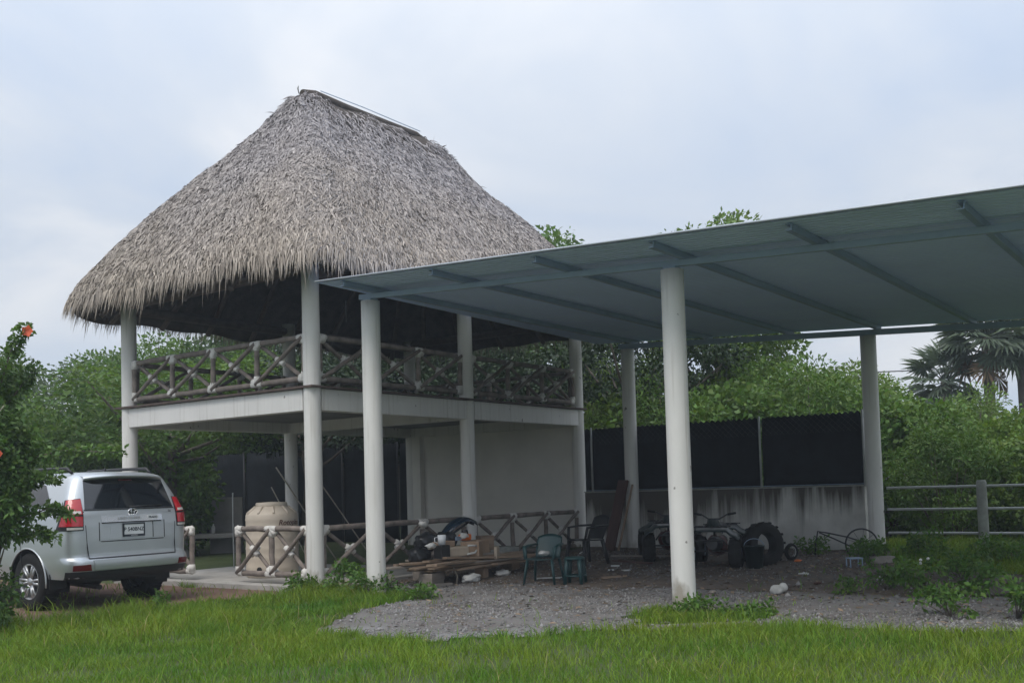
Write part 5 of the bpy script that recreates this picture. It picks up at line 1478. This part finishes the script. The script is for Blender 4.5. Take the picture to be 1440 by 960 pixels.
    # rubble at the slab edge
    for i, (u, v, r, lb) in enumerate([(0.45, -0.45, .26, 'grey rubble stone at the slab edge between the first two columns'), (0.95, -0.5, .2, 'smaller rubble stone at the slab edge left of the lumber pile'),
                                       (0.1, -0.5, .15, 'pale stone beside the pavilion corner column')]):
        mb = MB(); mb.blob((0, 0, r * .4), (r * 1.2, r * .8, r * .62), 2, 0.16, i); mesh_obj('stone', mb, M['block'], lb, 'stone', W(u, v, gv(u) - .03), ROT)
build_pile()

# ------------------------------------------------------------------ chairs and stool
def chair_parts(t, m):
    def slab(name, P, nu, nv, th=0.012):
        mb = MB(); mb.grid(P, nu, nv); o = mb.build(name, M[m], t); md = o.modifiers.new('s', 'SOLIDIFY'); md.thickness = th; return o
    slab('seat', lambda i, j: Vector(((i - .5) * (0.44 + .03 * j), -0.21 + 0.43 * j, 0.43 - 0.02 * math.sin(PI * i) + 0.015 * j)), 8, 8)
    slab('backrest', lambda i, j: Vector(((i - .5) * (0.42 + 0.03 * math.sin(PI * j)), -0.20 - 0.16 * j - 0.035 * math.sin(PI * i), 0.43 + 0.40 * j - 0.05 * (2 * i - 1) ** 2 * j)), 10, 8)
    for sx in (-1, 1):
        MB().tube([(sx * .21, .19, .42), (sx * .24, .22, .2), (sx * .265, .24, 0)], [.042, .037, .032], 7, squash=0.6).build('leg', M[m], t)
        MB().tube([(sx * .20, -.19, .43), (sx * .235, -.23, .2), (sx * .255, -.27, 0)], [.042, .037, .032], 7, squash=0.6).build('leg', M[m], t)
        MB().tube([(sx * .225, -.30, .66), (sx * .265, -.05, .655), (sx * .265, .16, .635), (sx * .235, .20, .43)], [.034, .036, .036, .03], 7, squash=0.55).build('armrest', M[m], t)
def build_chairs():
    p = G(1.85, -2.85)
    t = thing('plastic_chair', 'dark green plastic chair beside the lumber pile, facing left', 'chair', p, ROT + 0.25 + PI / 2); chair_parts(t, 'green_plastic'); t.scale = (.9, .9, .86)
    p = G(4.1, -2.2)
    t = thing('plastic_chair', 'black plastic chair with its back to the gravel, near the end of the railing', 'chair', p, ROT + 1.2); chair_parts(t, 'black')
    p = G(1.9, -3.36)
    t = thing('plastic_stool', 'small dark green plastic stool right of the green chair', 'stool', p, ROT + 0.3)
    mb = MB(); mb.lathe([(0.001, .40), (0.13, .40), (0.15, .385), (0.15, .36), (0.14, .36)], 24); mb.build('seat', M['green_plastic'], t)
    for k in range(4):
        a = PI / 4 + k * PI / 2; c, s = math.cos(a), math.sin(a)
        MB().tube([(.125 * c, .125 * s, .38), (.15 * c, .15 * s, .2), (.175 * c, .175 * s, .0)], [.034, .03, .028], 7, squash=.7).build('leg', M['green_plastic'], t)
    MB().tube([(.16 * math.cos(a), .16 * math.sin(a), .13) for a in np.linspace(0, 2 * PI, 17)], .014, 6).build('brace_ring', M['green_plastic'], t)
    mb = MB(); mb.blob((0, 0, .02), (.1, .07, .035), 2, .35, 3); mesh_obj('crumpled_paper', mb, M['bag_white'], 'crumpled white paper lying on the seat of the green chair', 'paper', W(1.88, -2.85, 0.46), ROT)
    g = 'white scraps on the dirt floor'
    for i, (x, y, L, rz) in enumerate([(0.42, 15.75, .28, .3), (0.66, 15.7, .16, -.2), (1.62, 16.9, .14, -.1), (1.50, 16.35, .09, .1), (1.72, 16.2, .13, .2)]):
        u, v = uv_of(x, y); mb = MB(); mb.box((0, 0, .012), (L, .045, .02))
        lb = ['longest white strip on the ground at the feet of the green chair', 'short white strip on the ground under the green chair', 'yellowish white scrap on the dirt beyond the stool',
              'smallest white scrap on the dirt right of the stool', 'white scrap farthest right on the dirt, right of the stool'][i]
        mesh_obj('white_strip', mb, M['bag_white'], lb, 'scrap', (x, y, float(gz(u)) + .015), rz, g)
    mb = MB(); mb.tube([(0, 0, .42), (.03, 0, .33), (.0, 0, .26), (-.07, 0, .22)], .010, 6); mesh_obj('dangling_strap', mb, M['bag_white'], 'short white cord dangling at the black chair', 'strap', G(3.85, -2.3))
    for i, (u, v, L, rz, m, lb) in enumerate([(5.3, -2.9, 1.7, 1.75, 'board_grey', 'long thin grey lath on the dirt floor before the back columns'), (4.4, -2.9, 1.0, 1.2, 'board_red', 'reddish stick on the dirt floor beyond the stool'),
                                            (3.0, -3.5, .7, .5, 'dark_wood', 'dark stick on the dirt floor right of the stool'), (2.6, -3.6, .45, -.4, 'board', 'short brown stick on the dirt floor nearest the stool')]):
        mb = MB(); mb.box((0, 0, .02), (L, .05, .03)); mesh_obj('stick', mb, M[m], lb, 'stick', G(u, v) + Vector((0, 0, .01)), ROT + rz)
    a, b = W(6.35, -1.32, 0.2), W(6.99, -1.36, 1.54)
    mb = MB(); mb.box((0, 0, 0.74), (0.05, 0.22, 1.48)); o = mesh_obj('board', mb, M['board_red'], 'dark red-brown board leaning against the back left carport column', 'board', a, 0, None, .004)
    o.rotation_euler = (Matrix.Rotation(ROT, 3, 'Z') @ Matrix.Rotation(math.atan2(0.64, 1.34), 3, 'Y')).to_euler()
    mb = MB(); mb.box((0, 0, 0.70), (0.03, 0.035, 1.40)); o = mesh_obj('batten', mb, M['board'], 'pale batten leaning beside the red-brown board', 'batten', W(6.30, -1.55, .2), 0, None)
    o.rotation_euler = (Matrix.Rotation(ROT, 3, 'Z') @ Matrix.Rotation(math.atan2(0.66, 1.30), 3, 'Y')).to_euler()
build_chairs()

# ------------------------------------------------------------------ quad bikes, tyre, scrap metal
def build_quads():
    t = thing('quad_bike', 'dark quad bike with upright handlebar facing the gravel, right of the near column', 'quad bike', (3.22, 16.5, float(gz(4.0))), -0.35)
    ty = MB(); ty.lathe([(0.12, -.10), (0.20, -.12), (0.25, -.10), (0.265, -.05), (0.265, .05), (0.25, .10), (0.20, .12), (0.12, .10)], 26, axis='X')
    for k in range(18):
        a = 2 * PI * k / 18; ty.box((0.05 * (-1) ** k, .262 * math.cos(a), .262 * math.sin(a)), (.11, .035, .02), rotm(a + PI / 2, 0, 0))
    ty = ty.mesh('tyre'); ty.materials.append(M['rubber'])
    rm = MB(); rm.lathe([(0.001, .04), (.06, .05), (.125, .09), (.125, -.09), (.001, -.06)], 18, axis='X'); rm = rm.mesh('rim'); rm.materials.append(M['steel'])
    for y in (-.55, .55):
        for s in (-1, 1):
            w = empty('wheel', (s * .42, y, .265)); w.parent = t; link('tyre', ty, None, w); link('rim', rm, None, w)
    # front of the quad is at -y
    mb = MB(); mb.tube([(0, -.6, .42), (0, -.2, .40), (0, .6, .42)], [.10, .14, .11], 10); mb.build('frame', M['black_metal'], t)
    MB().blob((0, 0.0, .38), (.20, .24, .19), 2, .08, 2).build('engine', M['quad_red'], t)
    for nme, yc in (('front_fender', -.55), ('rear_fender', .55)):
        mb = MB()
        mb.grid(lambda i, j, yc=yc: Vector(((i - .5) * 1.04, yc + (j - .5) * .62, .60 + .07 * math.sin(PI * j) - .10 * (2 * i - 1) ** 4 + (.05 if abs(i - .5) < .3 else 0))), 14, 8)
        o = mb.build(nme, M['quad_green'], t); md = o.modifiers.new('s', 'SOLIDIFY'); md.thickness = .012
    mb = MB(); mb.grid(lambda i, j: Vector(((i - .5) * .30 * (1 - .35 * j), -.35 - .14 * j * 0 - .12 * (1 - (2 * i - 1) ** 2) - .05 * j, .62 + .22 * j)), 8, 5)
    o = mb.build('headlight_cowl', M['quad_green'], t); md = o.modifiers.new('s', 'SOLIDIFY'); md.thickness = .012
    for s in (-1, 1):
        MB().blob((s * .13, -.60, .60), (.055, .03, .045), 2).build('headlight', M['clear_lens'], t)
        MB().tube([(s * .11, -.58, .3), (s * .30, -.56, .30), (s * .40, -.55, .27)], .018, 6).build('suspension_arm', M['black_metal'], t)
    MB().blob((0, .28, .70), (.15, .38, .075), 2).build('seat', M['black'], t)
    mb = MB(); mb.tube([(-.36, -.14, .93), (-.22, -.20, .91), (-.10, -.26, .84), (.10, -.26, .84), (.22, -.20, .91), (.36, -.14, .93)], .014, 8)
    mb.tube([(0, -.28, .55), (0, -.25, .85)], .022, 8); mb.build('handlebar', M['black_metal'], t)
    for s in (-1, 1): MB().tube([(s * .24, -.19, .915), (s * .38, -.13, .935)], .020, 8).build('grip', M['rubber'], t)
    for y0, y1 in ((-.82, -.42), (.42, .86)):
        mb = MB()
        for k in range(5): mb.tube([(-.28 + .14 * k, y0, .72), (-.28 + .14 * k, y1, .72)], .009, 5)
        for y in (y0, y1): mb.tube([(-.32, y, .72), (.32, y, .72)], .010, 5)
        mb.tube([(-.2, (y0 + y1) / 2, .72), (-.2, (y0 + y1) / 2, .6)], .01, 5); mb.tube([(.2, (y0 + y1) / 2, .72), (.2, (y0 + y1) / 2, .6)], .01, 5)
        mb.build('rack', M['black_metal'], t)
    bp = MB(); bp.tube([(-.3, -.86, .42), (-.25, -.92, .5), (.25, -.92, .5), (.3, -.86, .42)], .016, 6); bp.build('front_bumper', M['black_metal'], t)
    t.scale = (.86, .86, .9)
    c = copy_tree(t); c.location = (2.62, 17.8, float(gz(4.9))); c.rotation_euler = (0, 0, -0.05)
    tag(c, 'second dark quad bike, half hidden behind the near carport column', 'quad bike', 'quad bikes under the carport'); t['group'] = 'quad bikes under the carport'
    # big tyre and the bucket in front of it
    mb = MB(); mb.lathe([(.20, -.11), (.27, -.14), (.345, -.12), (.375, -.08), (.375, .08), (.345, .12), (.27, .14), (.20, .11), (.19, .0), (.20, -.11)], 36, axis='X')
    for k in range(30):
        a = 2 * PI * k / 30; mb.box((0.06 * (-1) ** k, .374 * math.cos(a), .374 * math.sin(a)), (.12, .04, .02), rotm(a + PI / 2, 0, 0))
    tag(mb.build('large_tyre', M['rubber'], None, (3.86, 16.1, float(gz(4.3)) + .335), (0.0, .12, 2.0)), 'large black tyre standing upright beside the quad bike', 'tyre').scale = (.9, .9, .9)
    mb = MB(); mb.lathe([(.001, 0), (.12, 0), (.155, .34), (.162, .34), (.162, .36), (.145, .36), (.11, .02)], 24)
    t = thing('bucket', 'dark teal bucket in front of the large tyre', 'bucket', (3.63, 15.75, float(gz(4.0))))
    mb.build('body', M['quad_green'], t); MB().tube([(.155 * math.cos(a), .05 * 0, .34 + .12 * math.sin(a)) for a in np.linspace(0, PI, 13)], .005, 5).build('handle', M['steel'], t)
    # small wheel lying on its side
    t = thing('small_wheel', 'small black wheel with a white arc leaning in the weeds by the wall', 'wheel', (4.42, 16.6, float(gz(5.2)) + .14), 0.5)
    mb = MB(); mb.lathe([(.09, -.03), (.12, -.035), (.14, 0), (.12, .035), (.09, .03), (.09, -.03)], 28, axis='Y'); mb.build('tyre', M['rubber'], t)
    mb = MB(); mb.lathe([(.075, -.012), (.092, -.02), (.092, .02), (.075, .012)], 24, axis='Y', arc=(-1.1, 1.6)); mb.build('rim', M['bag_white'], t)
    # bent tube frame with a wheel at the wall
    t = thing('tube_frame', 'black bent tube frame with a hoop wheel propped at the end of the wall', 'metal frame', (5.35, 17.0, 0.19), -0.30)
    mb = MB(); mb.tube([(-.42, 0, 0), (-.40, 0, .18), (-.36, 0, .40), (-.20, 0, .37), (.10, 0, .30), (.34, 0, .22)], .013, 7); mb.build('upper_tube', M['black_metal'], t)
    MB().tube([(-.34, .02, .38), (-.1, .03, .27), (.18, .03, .13)], .012, 7).build('lower_tube', M['black_metal'], t)
    mb = MB(); mb.tube([(.32 + .25 * math.cos(a), 0, .18 + .25 * math.sin(a)) for a in np.linspace(0, 2 * PI, 37)], .014, 7); mb.build('hoop', M['black_metal'], t)
    mb = MB()
    for k in range(9):
        a = k * PI / 9 * 2; mb.tube([(.32, 0, .18), (.32 + .24 * math.cos(a), 0, .18 + .24 * math.sin(a))], .003, 4)
    mb.build('spokes', M['black_metal'], t)
    mb = MB(); mb.blob((0, 0, .05), (.085, .07, .065), 3, .10, 5); mb.blob((.08, 0.02, .075), (.06, .06, .06), 2, .12, 6); mesh_obj('stone', mb, M['rock'], 'pale stone lying alone on the gravel under the carport', 'stone', (3.25, 12.95, .035))
    mb = MB(); mb.box((0, 0, .06), (.33, .16, .13)); mesh_obj('concrete_block', mb, M['block'], 'pale block at the foot of the back right carport column', 'block', (5.52, 15.6, .14), 0.1, None, .008)
    mb = MB(); mb.box((0, 0, .035), (.21, .13, .075)); mesh_obj('concrete_block', mb, M['rock'], 'small pale slab lying on the gravel before the back right column', 'block', (4.88, 13.7, .075), -0.1, None, .006)
    t = thing('metal_stand', 'small grey metal stand near the black tube frame', 'stand', (4.98, 15.15, .125), 0.1)
    MB().tube([(-.09, 0, 0), (-.09, 0, .15), (.09, 0, .15), (.09, 0, 0)], .012, 6).build('front_loop', M['steel'], t)
    MB().tube([(-.09, .14, 0), (-.09, .14, .15), (.09, .14, .15), (.09, .14, 0)], .012, 6).build('rear_loop', M['steel'], t)
    MB().box((0, .07, .155), (.20, .17, .012)).build('top', M['steel'], t)
    for i, (x, y, m, lb) in enumerate([(4.05, 14.6, 'bag_white', 'white scrap on the dirt between the tyre and the pale stone'), (4.42, 16.2, 'orange', 'orange scrap on the ground by the small wheel'),
                                       (3.95, 13.6, 'board_red', 'reddish scrap on the gravel behind the pale stone'), (2.5, 13.2, 'board_grey', 'grey scrap on the dirt right of the near column')]):
        mb = MB(); mb.blob((0, 0, .02), (.07, .04, .02), 2, .35, i + 40); u, v = uv_of(x, y); mesh_obj('scrap', mb, M[m], lb, 'scrap', (x, y, float(gz(u)) + .015), .4 * i)
build_quads()

# ------------------------------------------------------------------ thin haze volume, added also for a bluish lens veil over dark tones
def build_haze():
    m = bpy.data.materials.new('haze_veil'); m.use_nodes = True
    nt = m.node_tree; nt.nodes.clear()
    out = nt.nodes.new('ShaderNodeOutputMaterial'); v = nt.nodes.new('ShaderNodeVolumePrincipled')
    v.inputs['Color'].default_value = (0.78, 0.88, 1.0, 1); v.inputs['Density'].default_value = 0.0019
    v.inputs['Anisotropy'].default_value = 0.2
    nt.links.new(v.outputs[0], out.inputs['Volume'])
    mb = MB(); mb.box((0, 30, 14), (720, 680, 32))
    o = stuff(mb.build('haze', m)); o['label'] = 'thin haze over the yard, added to veil dark tones with blue'
build_haze()
